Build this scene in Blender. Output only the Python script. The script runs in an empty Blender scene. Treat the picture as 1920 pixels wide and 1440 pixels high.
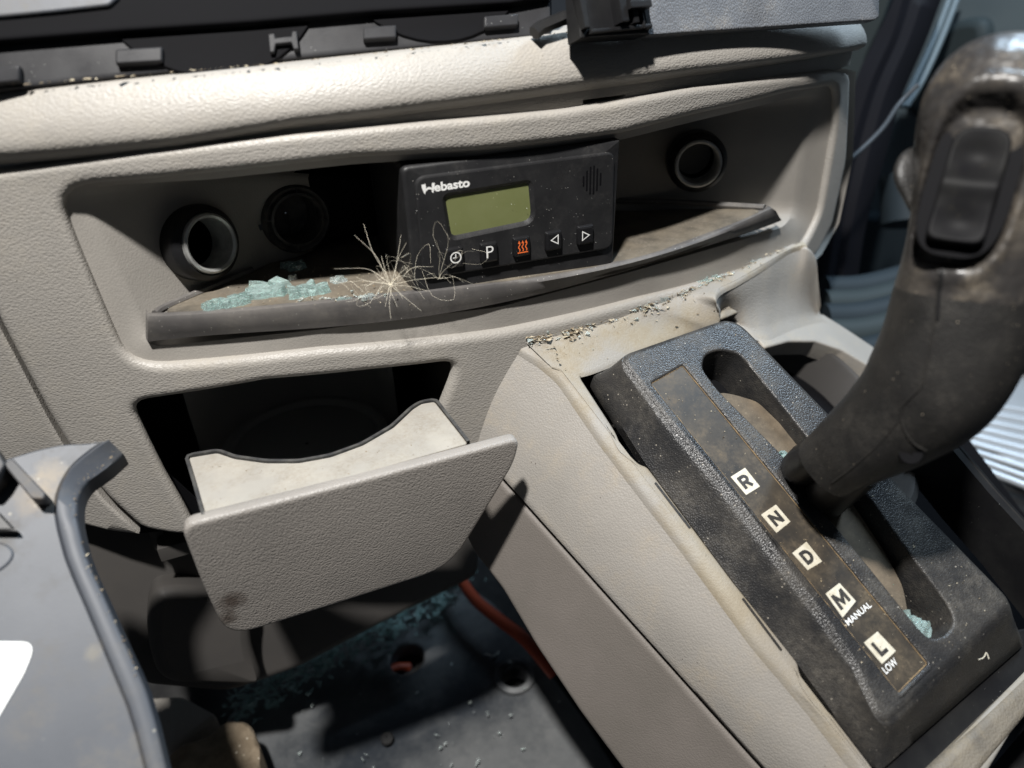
import bpy, bmesh, math, random
import numpy as np
from mathutils import Vector, Matrix
from mathutils.geometry import delaunay_2d_cdt
from mathutils.bvhtree import BVHTree
random.seed(7); rng = np.random.default_rng(7)
scene = bpy.context.scene; COL = scene.collection
A = np.array

# ------------------------------------------------------------------ camera, world, lamps, exposure
F = 1331.0
_X = A([3840., 940., -F]); _X /= np.linalg.norm(_X)
_Z = -A([80., -2208., -F]); _Z -= _X*(_X@_Z); _Z /= np.linalg.norm(_Z)
_Y = np.cross(_Z, _X)
R = A([_X, _Y, _Z])                      # columns: camera axes in world space
def ray(px, py): return R @ A([px-960., 720.-py, -F])/F
_r = ray(955, 400); CAM = -_r/np.linalg.norm(_r)*.30
cd = bpy.data.cameras.new('camera'); cam = bpy.data.objects.new('camera', cd); COL.objects.link(cam)
cd.sensor_width = 36; cd.lens = 36*F/1920; cd.clip_start = .01; cd.clip_end = 50
cd.dof.use_dof = True; cd.dof.focus_distance = .315; cd.dof.aperture_fstop = 5.5
mw = Matrix.Identity(4)
for i in range(3):
    for j in range(3): mw[i][j] = R[i][j]
    mw[i][3] = CAM[i]
cam.matrix_world = mw; scene.camera = cam
W = bpy.data.worlds.new('World'); scene.world = W; W.use_nodes = True
bg = W.node_tree.nodes['Background']; bg.inputs[0].default_value = (.72, .84, 1, 1); bg.inputs[1].default_value = .036
def lamp(name, loc, aim, power, size, col, sizey=None):
    l = bpy.data.lights.new(name, 'AREA'); l.energy = power; l.color = col
    l.shape = 'RECTANGLE' if sizey else 'DISK'; l.size = size
    if sizey: l.size_y = sizey
    o = bpy.data.objects.new(name, l); COL.objects.link(o); o.location = loc
    o.rotation_euler = (Vector(aim)-Vector(loc)).to_track_quat('-Z', 'Y').to_euler()
lamp('work_lamp', (-.21, -.28, .66), (0, 0, -.05), 12.2, .045, (1, .975, .94))
lamp('door_light', (.50, .06, .56), (.12, .0, -.02), 5.4, .2, (.64, .82, 1), .26)
scene.view_settings.view_transform = 'Standard'; scene.view_settings.look = 'None'
scene.view_settings.exposure = .12; scene.view_settings.gamma = 1

# ------------------------------------------------------------------ geometry helpers
def S(x, off=0.): return off + (x-.01)**2
def onp(px, py, ax, val):
    r = ray(px, py); return CAM + r*(val-CAM[ax])/r[ax]
def onpl(px, py, p0, n):
    r = ray(px, py); return CAM + r*((p0-CAM)@n)/(r@n)
def onS(px, py, off=0.):
    r = ray(px, py); a = r[0]**2; x0 = CAM[0]-.01
    b = 2*x0*r[0]-r[1]; c = x0**2+off-CAM[1]
    d = max(b*b-4*a*c, 0)
    t = (-b-math.sqrt(d))/(2*a); return CAM + r*t
def atd(px, py, depth):                  # point along a ray, depth measured along the lens axis
    return CAM + ray(px, py)*depth
def nrm(v): v = A(v, float); return v/np.linalg.norm(v)

class Frame:
    def __init__(s, p0, a, n):
        s.p0 = A(p0, float); s.n = nrm(n); a = A(a, float); s.a = nrm(a-s.n*(a@s.n)); s.b = np.cross(s.n, s.a)
    def M(s, u, v, w=0.): return s.p0 + s.a*u + s.b*v + s.n*w
    def uv(s, px, py, w=0.):
        q = onpl(px, py, s.p0+s.n*w, s.n)-s.p0; return A([q@s.a, q@s.b])
    def uvs(s, pts, w=0.): return [s.uv(x, y, w) for x, y in pts]
    def to(s, P, w=0.): q = A(P)-s.p0; return A([q@s.a, q@s.b])
def SM(off=0.): return lambda u, v, w=0.: A([u, S(u, off)-w, v])
def Suv(pts, off=0.): return [onS(x, y, off)[[0, 2]] for x, y in pts]

def rnd(pts, r, seg=5):
    pts = [A(p, float) for p in pts]; n = len(pts); out = []
    rs = r if isinstance(r, (list, tuple)) else [r]*n
    for i in range(n):
        p, a, b = pts[i], pts[i-1], pts[(i+1) % n]; ri = rs[i]
        if ri <= 0: out.append(p); continue
        la, lb = np.linalg.norm(a-p), np.linalg.norm(b-p)
        q0 = p+(a-p)/la*min(ri, la*.48); q1 = p+(b-p)/lb*min(ri, lb*.48)
        for k in range(seg+1):
            t = k/seg; out.append(q0*(1-t)**2+p*2*t*(1-t)+q1*t*t)
    return out
def resamp(pts, n, closed=False):
    P = A(pts, float)
    if closed: P = np.vstack([P, P[:1]])
    d = np.r_[0, np.cumsum(np.linalg.norm(np.diff(P, axis=0), axis=1))]
    t = np.linspace(0, d[-1], n+1 if closed else n)
    q = A([np.interp(t, d, P[:, k]) for k in range(P.shape[1])]).T
    return list(q[:-1] if closed else q)
def spline(pts, n):
    P = [A(p, float) for p in pts]; P = [2*P[0]-P[1]]+P+[2*P[-1]-P[-2]]; out = []; m = len(P)-3
    for i in range(n):
        s = i/(n-1)*m; k = min(int(s), m-1); t = s-k; a, b, c, d = P[k:k+4]
        out.append(.5*((2*b)+(c-a)*t+(2*a-5*b+4*c-d)*t*t+(3*b-a-3*c+d)*t**3))
    return out
def ccw(P):
    P = [A(p, float) for p in P]; s = sum(P[i-1][0]*P[i][1]-P[i][0]*P[i-1][1] for i in range(len(P)))
    return P if s > 0 else P[::-1]
def inset(P, d):
    n = len(P); out = []; dd = np.broadcast_to(np.asarray(d, float), (n,))
    for i in range(n):
        a, p, b = P[i-1], P[i], P[(i+1) % n]; d = dd[i]
        e = nrm(p-a) if np.linalg.norm(p-a) > 1e-9 else A([1., 0]); f = nrm(b-p) if np.linalg.norm(b-p) > 1e-9 else e
        m = A([-e[1], e[0]])+A([-f[1], f[0]]); L = np.linalg.norm(m)
        m = m/L if L > 1e-6 else A([-e[1], e[0]]); c = max(.5, m@A([-e[1], e[0]]))
        out.append(p+m*d/c)
    if np.abs(dd).max() < 1e-9: return out
    P_, Q_ = A(P), np.roll(A(P), -1, 0); D = Q_-P_; LL = (D*D).sum(1)+1e-20; X = A(out)
    t = np.clip((((X[:, None]-P_[None])*D[None]).sum(2))/LL, 0, 1); ds = np.linalg.norm(X[:, None]-(P_[None]+D[None]*t[..., None]), axis=2).min(1)
    good = ds > np.abs(dd)*.97-1e-9
    if good.all() or good.sum() < 4: return out
    idx = np.where(good)[0]
    for i in np.where(~good)[0]:
        k = np.searchsorted(idx, i); a = idx[k-1]; b = idx[k % len(idx)]; out[i] = (X[a]+X[b])/2
    return out
def densify(P, step):
    out = []
    for i in range(len(P)):
        a, b = P[i], P[(i+1) % len(P)]; k = max(1, int(np.linalg.norm(b-a)/step))
        for j in range(k): out.append(a+(b-a)*j/k)
    return out
def inside(P, X):
    X = np.atleast_2d(X); r = np.zeros(len(X), bool); P = A(P)
    for i in range(len(P)):
        a, b = P[i-1], P[i]
        c = ((a[1] > X[:, 1]) != (b[1] > X[:, 1]))
        with np.errstate(divide='ignore', invalid='ignore'):
            r ^= c & (X[:, 0] < (b[0]-a[0])*(X[:, 1]-a[1])/(b[1]-a[1]+1e-30)+a[0])
    return r

ORG = {}
def thing(name, label, cat, loc, group=None):
    o = bpy.data.objects.new(name, None); COL.objects.link(o); o.location = loc; o.empty_display_size = .02
    ORG[o.name] = A(loc, float); o['label'] = label; o['category'] = cat
    if group: o['group'] = group
    return o
def tag(o, label=None, cat=None, group=None, kind=None):
    if label: o['label'] = label
    if cat: o['category'] = cat
    if group: o['group'] = group
    if kind: o['kind'] = kind
    return o
def finish(bm, name, m, parent=None, angle=38, smooth=True, recalc=True):
    bmesh.ops.remove_doubles(bm, verts=bm.verts, dist=3e-6)
    if recalc: bmesh.ops.recalc_face_normals(bm, faces=bm.faces)
    if parent is not None: org = ORG[parent.name]
    else:
        cs = A([v.co[:] for v in bm.verts]); org = cs.mean(0); org[2] = cs[:, 2].min()
    for v in bm.verts: v.co -= Vector(org)
    FL = bm.faces.layers.int.get('flat')
    for f in bm.faces: f.smooth = bool(smooth and not (FL is not None and f[FL] == 1))
    if FL is not None: bm.faces.layers.int.remove(FL)
    me = bpy.data.meshes.new(name); bm.to_mesh(me); bm.free()
    if smooth:
        me.set_sharp_from_angle(angle=math.radians(angle))
    me.materials.append(m)
    o = bpy.data.objects.new(name, me); COL.objects.link(o); ORG[o.name] = org
    if parent is not None: o.parent = parent
    else: o.location = org
    return o

def add_plate(bm, M, outline, holes=(), prof=((0, -.004), (0, -.001), (.0003, -.0003), (.001, 0)), hprof=((.001, 0), (.0003, -.0003), (0, -.001), (0, -.01)), step=None, back=False, scale=None, soft=False):
    FL = bm.faces.layers.int.get('flat')
    if FL is None: FL = bm.faces.layers.int.new('flat')
    O = ccw(outline)
    if step: O = densify(O, step)
    sc = A([scale(p) for p in O]) if scale else np.ones(len(O))
    rings = [inset(O, i*sc) for i, w in prof]; ws = [w*sc if scale else w for i, w in prof]
    def strip(ra, wa, rb, wb):
        wa = np.broadcast_to(wa, (len(ra),)); wb = np.broadcast_to(wb, (len(rb),))
        va = [bm.verts.new(M(p[0], p[1], w_)) for p, w_ in zip(ra, wa)]; vb = [bm.verts.new(M(p[0], p[1], w_)) for p, w_ in zip(rb, wb)]
        for i in range(len(va)):
            j = (i+1) % len(va); bm.faces.new((va[i], va[j], vb[j], vb[i]))
    for k in range(len(rings)-1): strip(rings[k], ws[k], rings[k+1], ws[k+1])
    top = rings[-1]; tw = float(np.max(ws[-1]))
    if step:
        t2 = inset(top, min(.0010, step*.2)); strip(top, tw, t2, tw); top = t2
    loops = [top]
    for h in holes:
        H = ccw(h)
        if step: H = densify(H, step)
        hr = [inset(H, -i) for i, w in hprof]
        for k in range(len(hr)-1): strip(hr[k], tw+hprof[k][1], hr[k+1], tw+hprof[k+1][1])
        h0 = hr[0]
        if step:
            h1 = inset(h0, -min(.0010, step*.2)); strip(h1, tw, h0, tw); h0 = h1
        loops.append(h0)
    V = []; E = []
    for L in loops:
        s = len(V); V += [Vector(p) for p in L]; E += [(s+i, s+(i+1) % len(L)) for i in range(len(L))]
    if step:
        P = A(top); x0, y0 = P.min(0); x1, y1 = P.max(0)
        gx, gy = np.meshgrid(np.arange(x0, x1, step*1.3), np.arange(y0, y1, step*1.3)); G = np.c_[gx.ravel(), gy.ravel()]
        ok = inside(inset(top, step*.5), G)
        for L in loops[1:]: ok &= ~inside(inset(L, -step*.5), G)
        V += [Vector(g) for g in G[ok]]
    vs, es, fs, *_ = delaunay_2d_cdt([v*1000 for v in V], E, [], 0, 1e-5)
    X = A([v[:] for v in vs])/1000; C = A([X[list(f)].mean(0) for f in fs]); ok = inside(top, C)
    for L in loops[1:]: ok &= ~inside(L, C)
    bv = {}
    for f, k in zip(fs, ok):
        if not k: continue
        f = list(f); q_ = X[f]
        if (q_[1][0]-q_[0][0])*(q_[2][1]-q_[0][1])-(q_[1][1]-q_[0][1])*(q_[2][0]-q_[0][0]) < 0: f = f[::-1]
        vv = []
        for i in f:
            if i not in bv: bv[i] = bm.verts.new(M(X[i][0], X[i][1], tw-.000008))   # a hair lower: an island of its own, so its shading stays clean
            vv.append(bv[i])
        try:
            nf = bm.faces.new(vv)
            if not soft: nf[FL] = 1
        except ValueError: pass
    if back:
        bm.faces.new([bm.verts.new(M(p[0], p[1], ws[0])) for p in rings[0]][::-1])
def plate(name, m, M, outline, parent=None, angle=38, **k):
    bm = bmesh.new(); add_plate(bm, M, outline, **k); return finish(bm, name, m, parent, angle, recalc=False)
def fil(r, depth, n=3):                  # rounded edge profile, bottom to top
    p = [(0, -depth)] if depth > r else []
    for k in range(n+1):
        a = k/n*math.pi/2; p.append((r*(1-math.cos(a)), -r*(1-math.sin(a))))
    return p
def hfil(r, depth, n=3): return [(i, w) for i, w in reversed(fil(r, depth, n))]
def add_loft(bm, rings, closed=True, cap0=False, cap1=False):
    vs = [[bm.verts.new(p) for p in r] for r in rings]; n = len(rings[0])
    for a, b in zip(vs, vs[1:]):
        for i in range(n if closed else n-1):
            j = (i+1) % n
            try: bm.faces.new((a[i], a[j], b[j], b[i]))
            except ValueError: pass
    if cap0: bm.faces.new(vs[0][::-1])
    if cap1: bm.faces.new(vs[-1])
def loft(name, m, rings, parent=None, angle=38, **k):
    bm = bmesh.new(); add_loft(bm, rings, **k); return finish(bm, name, m, parent, angle)
def basis(t, ref=(0, 0, 1)):
    t = nrm(t); a = np.cross(ref, t)
    if np.linalg.norm(a) < 1e-3: a = np.cross((0, 1, 0), t)
    a = nrm(a); return a, np.cross(t, a)
def add_tube(bm, pts, r, seg=10, ref=(0, 0, 1), caps=True):
    n = len(pts); rings = []
    for i, p in enumerate(pts):
        t = pts[min(i+1, n-1)]-pts[max(i-1, 0)]; a, b = basis(t, ref); ri = r(i/(n-1)) if callable(r) else r
        rings.append([p+a*ri*math.cos(2*math.pi*k/seg)+b*ri*math.sin(2*math.pi*k/seg) for k in range(seg)])
    add_loft(bm, rings, True, caps, caps)
def tube(name, m, pts, r, parent=None, **k):
    bm = bmesh.new(); add_tube(bm, [A(p, float) for p in pts], r, **k); return finish(bm, name, m, parent)
def add_lathe(bm, c, axis, prof, seg=48):
    a, b = basis(axis); t = nrm(axis); c = A(c, float)
    add_loft(bm, [[c+t*h+a*r*math.cos(2*math.pi*k/seg)+b*r*math.sin(2*math.pi*k/seg) for k in range(seg)] for r, h in prof])
def lathe(name, m, c, axis, prof, parent=None, seg=48, angle=38):
    bm = bmesh.new(); add_lathe(bm, c, axis, prof, seg); return finish(bm, name, m, parent, angle)
def rect(u0, v0, u1, v1): return [A([u0, v0]), A([u1, v0]), A([u1, v1]), A([u0, v1])]
def add_box(bm, M, u0, u1, v0, v1, w0, w1, r=.0004):
    O = rect(u0, v0, u1, v1)
    add_plate(bm, lambda u, v, w: M(u, v, w+w1), O, prof=((0, w0-w1), (0, -r), (r*.3, -r*.3), (r, 0)), back=True)
def box(name, m, M, u0, u1, v0, v1, w0, w1, parent=None, r=.0004):
    bm = bmesh.new(); add_box(bm, M, u0, u1, v0, v1, w0, w1, r); return finish(bm, name, m, parent, recalc=False)
def text_bm(bm, s, M, u, v, height, w, width=None, bold=0., slant=0., centre=False, ext=.03):
    c = bpy.data.curves.new('lettering', 'FONT'); c.body = s; c.size = 1; c.offset = bold; c.extrude = ext; c.resolution_u = 4
    o = bpy.data.objects.new('lettering', c); COL.objects.link(o)
    dg = bpy.context.evaluated_depsgraph_get(); me = bpy.data.meshes.new_from_object(o.evaluated_get(dg))
    X = A([p.co[:] for p in me.vertices]); x0, x1, y0, y1 = X[:, 0].min(), X[:, 0].max(), X[:, 1].min(), X[:, 1].max()
    k = height/(y1-y0); kx = width/(x1-x0) if width else k
    vs = []
    for x, y, z in X:
        uu = (x-x0)*kx+slant*(y-y0)*k; vv = (y-y0)*k
        if centre: uu -= (x1-x0)*kx/2; vv -= height/2
        vs.append(bm.verts.new(M(u+uu, v+vv, w+z*k)))
    for f in me.polygons:
        try: bm.faces.new([vs[i] for i in f.vertices])
        except ValueError: pass
    bpy.data.objects.remove(o); bpy.data.curves.remove(c); bpy.data.meshes.remove(me)
def text(name, m, s, M, u, v, height, w, parent, **k):
    bm = bmesh.new(); text_bm(bm, s, M, u, v, height, w, **k); return finish(bm, name, m, parent, 20)

# ------------------------------------------------------------------ materials
def mat(name, col, rough=.5, col2=None, nscale=25, ramp=(.4, .65), grain=0., gscale=620, stretch=(.55, .8, 1.), fine=0., fscale=3500,
        dust=None, dscale=90, dramp=(.5, .75), damt=.6, speck=None, sscale=900, sth=.12, metal=0., spec=.5, trans=0., ior=1.45, coat=0., emit=None, rvar=0., scuff=False, stain=None):
    m = bpy.data.materials.new(name); m.use_nodes = True; nt = m.node_tree; N = nt.nodes; L = nt.links
    b = N['Principled BSDF']; b.inputs['Base Color'].default_value = (*col, 1); b.inputs['Roughness'].default_value = rough
    b.inputs['Metallic'].default_value = metal; b.inputs['Specular IOR Level'].default_value = spec; b.inputs['IOR'].default_value = ior
    b.inputs['Transmission Weight'].default_value = trans; b.inputs['Coat Weight'].default_value = coat
    if emit: b.inputs['Emission Color'].default_value = (*emit[:3], 1); b.inputs['Emission Strength'].default_value = emit[3]
    tc = N.new('ShaderNodeTexCoord'); C = None
    def noise(sc, det=6, rg=.6):
        n = N.new('ShaderNodeTexNoise'); n.inputs['Scale'].default_value = sc; n.inputs['Detail'].default_value = det; n.inputs['Roughness'].default_value = rg
        L.new(tc.outputs['Object'], n.inputs['Vector']); return n.outputs['Fac']
    def rmp(s, a, c):
        r = N.new('ShaderNodeMapRange'); r.inputs[1].default_value = a; r.inputs[2].default_value = c; L.new(s, r.inputs[0]); return r.outputs[0]
    def mix(f, a, c):
        x = N.new('ShaderNodeMix'); x.data_type = 'RGBA'
        if hasattr(f, 'node'): L.new(f, x.inputs[0])
        else: x.inputs[0].default_value = f
        for s, i in ((a, 6), (c, 7)):
            if hasattr(s, 'node'): L.new(s, x.inputs[i])
            else: x.inputs[i].default_value = (*s, 1)
        return x.outputs[2]
    def mul(a, k):
        q = N.new('ShaderNodeMath'); q.operation = 'MULTIPLY'; L.new(a, q.inputs[0])
        if hasattr(k, 'node'): L.new(k, q.inputs[1])
        else: q.inputs[1].default_value = k
        return q.outputs[0]
    C = col
    if col2 is not None: C = mix(rmp(noise(nscale), *ramp), C, col2)
    if dust is not None:
        d = mul(rmp(noise(dscale, 8, .68), *dramp), rmp(noise(dscale*9, 4, .7), .3, .62)); d = mul(d, damt); C = mix(d, C, dust)
        rr = N.new('ShaderNodeMapRange'); L.new(d, rr.inputs[0]); rr.inputs[3].default_value = rough; rr.inputs[4].default_value = .9
        L.new(rr.outputs[0], b.inputs['Roughness'])
    elif rvar:
        rr = N.new('ShaderNodeMapRange'); L.new(noise(nscale*2), rr.inputs[0]); rr.inputs[1].default_value = .3; rr.inputs[2].default_value = .7
        rr.inputs[3].default_value = rough-rvar; rr.inputs[4].default_value = rough+rvar; L.new(rr.outputs[0], b.inputs['Roughness'])
    if scuff:                             # long faint scratches and hand grease
        mp = N.new('ShaderNodeMapping'); mp.inputs['Scale'].default_value = (9, 9, 160); mp.inputs['Rotation'].default_value = (.3, .5, .2); L.new(tc.outputs['Object'], mp.inputs[0])
        n = N.new('ShaderNodeTexNoise'); n.inputs['Scale'].default_value = 6; n.inputs['Detail'].default_value = 5; L.new(mp.outputs[0], n.inputs['Vector'])
        C = mix(mul(rmp(n.outputs['Fac'], .66, .74), .3), C, tuple(min(1, c*1.45) for c in col))
        C = mix(mul(rmp(noise(7, 8, .7), .52, .75), .35), C, tuple(c*.72 for c in col))
    for st in (stain or ()):
        sp = N.new('ShaderNodeVectorMath'); sp.operation = 'DISTANCE'; L.new(tc.outputs['Object'], sp.inputs[0]); sp.inputs[1].default_value = st[0]
        nn_ = N.new('ShaderNodeMath'); nn_.operation = 'MULTIPLY_ADD'; L.new(noise(260, 8, .7), nn_.inputs[0]); nn_.inputs[1].default_value = st[1]*1.6; L.new(sp.outputs['Value'], nn_.inputs[2])
        C = mix(mul(rmp(nn_.outputs[0], st[1]*1.9, st[1]*1.1), st[3]), C, st[2])
    if speck is not None:
        v = N.new('ShaderNodeTexVoronoi'); v.inputs['Scale'].default_value = sscale; v.inputs['Randomness'].default_value = 1
        L.new(tc.outputs['Object'], v.inputs['Vector'])
        f = rmp(v.outputs['Distance'], sth, sth*.5); f = mul(f, rmp(noise(sscale*.35, 2), .52, .6)); C = mix(f, C, speck)
    if hasattr(C, 'node'): L.new(C, b.inputs['Base Color'])
    prev = None
    if grain:
        mp = N.new('ShaderNodeMapping'); mp.inputs['Scale'].default_value = stretch; L.new(tc.outputs['Object'], mp.inputs[0])
        wn = N.new('ShaderNodeTexNoise'); wn.inputs['Scale'].default_value = gscale*.5; wn.inputs['Detail'].default_value = 1
        L.new(mp.outputs[0], wn.inputs['Vector'])
        ad = N.new('ShaderNodeVectorMath'); ad.operation = 'MULTIPLY_ADD'; L.new(wn.outputs['Color'], ad.inputs[0])
        ad.inputs[1].default_value = (.5/gscale,)*3; L.new(mp.outputs[0], ad.inputs[2])
        v = N.new('ShaderNodeTexVoronoi'); v.feature = 'F1'; v.inputs['Scale'].default_value = gscale
        L.new(ad.outputs[0], v.inputs['Vector'])
        bp = N.new('ShaderNodeBump'); bp.inputs['Strength'].default_value = 1; bp.inputs['Distance'].default_value = grain; bp.invert = True
        L.new(v.outputs['Distance'], bp.inputs['Height']); prev = bp
    if fine:
        bp = N.new('ShaderNodeBump'); bp.inputs['Strength'].default_value = 1; bp.inputs['Distance'].default_value = fine
        L.new(noise(fscale, 2), bp.inputs['Height'])
        if prev: L.new(prev.outputs[0], bp.inputs['Normal'])
        prev = bp
    if prev: L.new(prev.outputs[0], b.inputs['Normal'])
    return m
BEIGE = mat('beige_plastic', (.30, .283, .258), .45, (.34, .32, .292), 16, grain=.00016, gscale=1350, fine=.00002, dust=(.40, .36, .29), dscale=35, dramp=(.5, .75), damt=.45, speck=(.05, .04, .03), sscale=230, sth=.07, scuff=True)
BEIGE2 = mat('console_plastic', (.295, .277, .252), .5, (.33, .31, .283), 22, grain=.00013, gscale=1150, stretch=(1, 1, 1), fine=.00001, dust=(.42, .35, .25), dscale=40, dramp=(.48, .72), damt=.5, speck=(.07, .05, .04), sscale=200, sth=.07, scuff=True)
DIRTY = mat('dirty_beige_plastic', (.27, .252, .225), .6, (.29, .255, .195), 30, (.4, .62), grain=.0001, gscale=1150, stretch=(1, 1, 1), dust=(.22, .175, .115), dscale=60, dramp=(.44, .7), damt=.7, speck=(.08, .05, .03), sscale=400, sth=.1)
FACE = mat('drawer_front_plastic', (.29, .268, .245), .45, (.25, .232, .213), 22, grain=.00018, gscale=1300, stretch=(.8, .8, 1), fine=.00002, scuff=True)
TRAY = mat('drawer_top_plastic', (.32, .302, .27), .6, (.37, .345, .30), 60, fine=.00001, dust=(.20, .165, .12), dscale=75, dramp=(.42, .7), damt=.65, speck=(.12, .09, .06), sscale=330, sth=.1)
SMOOTHB = mat('smooth_beige_plastic', (.27, .253, .23), .6, (.31, .29, .262), 20, grain=.00006, gscale=1200, stretch=(1, 1, 1))
COVER = mat('lower_cover_plastic', (.15, .135, .12), .6, (.18, .16, .145), 15, grain=.0001, gscale=1300, stretch=(1, 1, 1))
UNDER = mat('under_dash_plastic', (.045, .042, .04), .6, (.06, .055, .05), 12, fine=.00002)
BLACK = mat('black_plastic', (.010, .010, .011), .42, (.018, .018, .018), 40, spec=.35, fine=.00002, speck=(.45, .45, .42), sscale=520, sth=.07)
GLOSSB = mat('glossy_black_plastic', (.024, .024, .026), .30, (.036, .036, .038), 30, fine=.00002, fscale=2400, rvar=.08, spec=.12, speck=(.4, .4, .38), sscale=480, sth=.08)
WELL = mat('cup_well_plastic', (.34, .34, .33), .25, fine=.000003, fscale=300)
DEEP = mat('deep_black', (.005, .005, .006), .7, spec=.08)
RUB = mat('black_rubber_edge', (.035, .035, .036), .6, (.08, .078, .072), 180, fine=.00006, fscale=1800)
MATM = mat('dusty_rubber_mat', (.07, .062, .050), .75, (.13, .11, .082), 60, (.35, .6), fine=.00005, fscale=2500, dust=(.22, .19, .15), dscale=110, dramp=(.38, .7), damt=.75, speck=(.5, .48, .42), sscale=600, sth=.12)
LIPM = mat('rubber_lip', (.085, .08, .078), .55, (.13, .122, .115), 40, fine=.00003, fscale=1500, dust=(.26, .235, .2), dscale=60, dramp=(.45, .8), damt=.5, speck=(.6, .58, .52), sscale=500, sth=.13)
HOUSE = mat('controller_plastic', (.014, .014, .015), .45, (.02, .02, .021), 60, fine=.00005, fscale=2600, speck=(.5, .48, .44), sscale=560, sth=.10, dust=(.10, .095, .09), dscale=80, dramp=(.5, .8), damt=.3)
KEY = mat('controller_key', (.010, .010, .011), .35, fine=.00002, fscale=2500, speck=(.4, .38, .35), sscale=900, sth=.09)
LCD = mat('lcd_glass', (.155, .17, .068), .3, (.17, .185, .08), 60, coat=.4, speck=(.5, .52, .3), sscale=520, sth=.11)
PRINT = mat('white_print', (.8, .8, .78), .5)
ORANGE = mat('orange_print', (.85, .17, .04), .5)
CHROME = mat('worn_chrome', (.55, .55, .53), .35, (.34, .34, .33), 120, metal=.5, fine=.00004, fscale=900)
GATE = mat('gate_plastic', (.022, .022, .023), .34, (.04, .038, .036), 40, grain=.00016, gscale=1500, stretch=(1, 1, 1), dust=(.125, .112, .092), dscale=45, dramp=(.45, .8), damt=.8, speck=(.34, .31, .26), sscale=430, sth=.16)
STRIP = mat('label_strip', (.024, .022, .020), .45, (.05, .041, .030), 55, (.35, .65), fine=.00002, dust=(.18, .135, .08), dscale=80, dramp=(.45, .75), damt=.6, speck=(.4, .32, .2), sscale=420, sth=.13)
GRIME = mat('tan_grime', (.30, .21, .11), .9, (.2, .14, .08), 300)
SLIDER = mat('dusty_slide_cover', (.07, .056, .040), .8, (.13, .10, .068), 80, (.35, .65), fine=.00004, fscale=2000, dust=(.2, .16, .11), dscale=200, dramp=(.4, .7), damt=.6, speck=(.3, .25, .18), sscale=500, sth=.13)
TILE = mat('letter_tile', (.60, .57, .48), .5, (.50, .46, .36), 300, dust=(.22, .17, .10), dscale=260, dramp=(.5, .75), damt=.5)
INK = mat('black_print', (.02, .02, .02), .5, (.05, .045, .04), 800)
GRIP = mat('worn_grip', (.015, .0145, .014), .44, (.024, .023, .022), 45, grain=.00012, gscale=1300, stretch=(1, 1, 1), dust=(.088, .080, .068), dscale=60, dramp=(.46, .8), damt=.5, speck=(.30, .26, .2), sscale=480, sth=.13)
HEAD = mat('worn_grip_head', (.030, .028, .027), .32, (.075, .066, .056), 55, (.48, .66), grain=.0003, gscale=300, stretch=(1, 1, 1), dust=(.20, .165, .12), dscale=75, dramp=(.5, .7), damt=.55, speck=(.40, .34, .26), sscale=420, sth=.12)
SWITCH = mat('rocker_plastic', (.006, .006, .007), .5, (.010, .010, .010), 80, spec=.08, dust=(.08, .07, .05), dscale=140, dramp=(.58, .8), damt=.4, fine=.00002)
FRONTP = mat('grey_black_plastic', (.060, .066, .078), .5, (.078, .084, .096), 22, scuff=True, fine=.00002, fscale=1500, dust=(.2, .175, .135), dscale=30, dramp=(.52, .78), damt=.6, speck=(.35, .33, .28), sscale=210, sth=.13)
DUSTY = mat('dusty_black_plastic', (.045, .045, .048), .55, (.08, .078, .072), 50, fine=.00004, fscale=1800, dust=(.42, .32, .2), dscale=55, dramp=(.4, .65), damt=.8)
PAPER = mat('white_paper', (.85, .86, .84), .6)
DOORP = mat('door_panel', (.075, .10, .115), .5, (.10, .128, .142), 4)
DOORD = mat('door_panel_dark', (.016, .023, .029), .6, (.022, .03, .036), 4, spec=.15)
DOORG = mat('door_pocket', (.028, .037, .040), .6, spec=.15)
SEAL = mat('door_seal_rubber', (.006, .006, .008), .6, spec=.1)
SILL = mat('sill_aluminium', (.42, .45, .48), .4, (.5, .53, .56), 8, metal=.2)
FLOORM = mat('blue_black_floor', (.028, .033, .040), .38, (.13, .135, .138), 9, (.42, .62), fine=.00006, fscale=400, dust=(.2, .2, .195), dscale=22, dramp=(.45, .75), damt=.4)  # base colour breaks into paler grey patches by noise
DARKF = mat('dark_carpet', (.014, .014, .015), .9, (.03, .03, .03), 60, fine=.0004, fscale=600)
FOAM = mat('brown_felt', (.16, .125, .085), .95, (.26, .21, .15), 90, fine=.0006, fscale=500, speck=(.6, .55, .45), sscale=160, sth=.14)
CABLE = mat('orange_cable', (.34, .055, .022), .5)
GREYC = mat('grey_cable', (.035, .038, .042), .5)
HAIR = mat('pale_seed_hair', (.80, .74, .60), .5)
CRUMB = mat('debris', (.16, .12, .075), .85, (.48, .42, .31), 420, (.45, .6))
TRIM = mat('woven_black_trim', (.11, .115, .125), .42, (.15, .155, .165), 30, grain=.0002, gscale=1300, stretch=(1, 1, .8), dust=(.3, .25, .18), dscale=60, dramp=(.55, .8), damt=.5, speck=(.4, .4, .4), sscale=500, sth=.08)
BRIM = mat('brown_console_rim', (.19, .165, .13), .6, (.13, .115, .095), 60, grain=.0002, gscale=1000, stretch=(1, 1, 1), dust=(.3, .24, .15), dscale=90, dramp=(.45, .7), damt=.5)
def glassmat(name, col, rough):
    m = mat(name, col, rough, tuple(min(.95, c*1.3) for c in col), 600, trans=.72, ior=1.5, fine=.00004, fscale=700); return m
GLASS = glassmat('teal_glass', (.58, .74, .71), .10)
GLASSP = glassmat('pale_glass', (.70, .80, .77), .10)
GLASSD = glassmat('dusty_floor_glass', (.50, .68, .66), .25)

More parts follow.
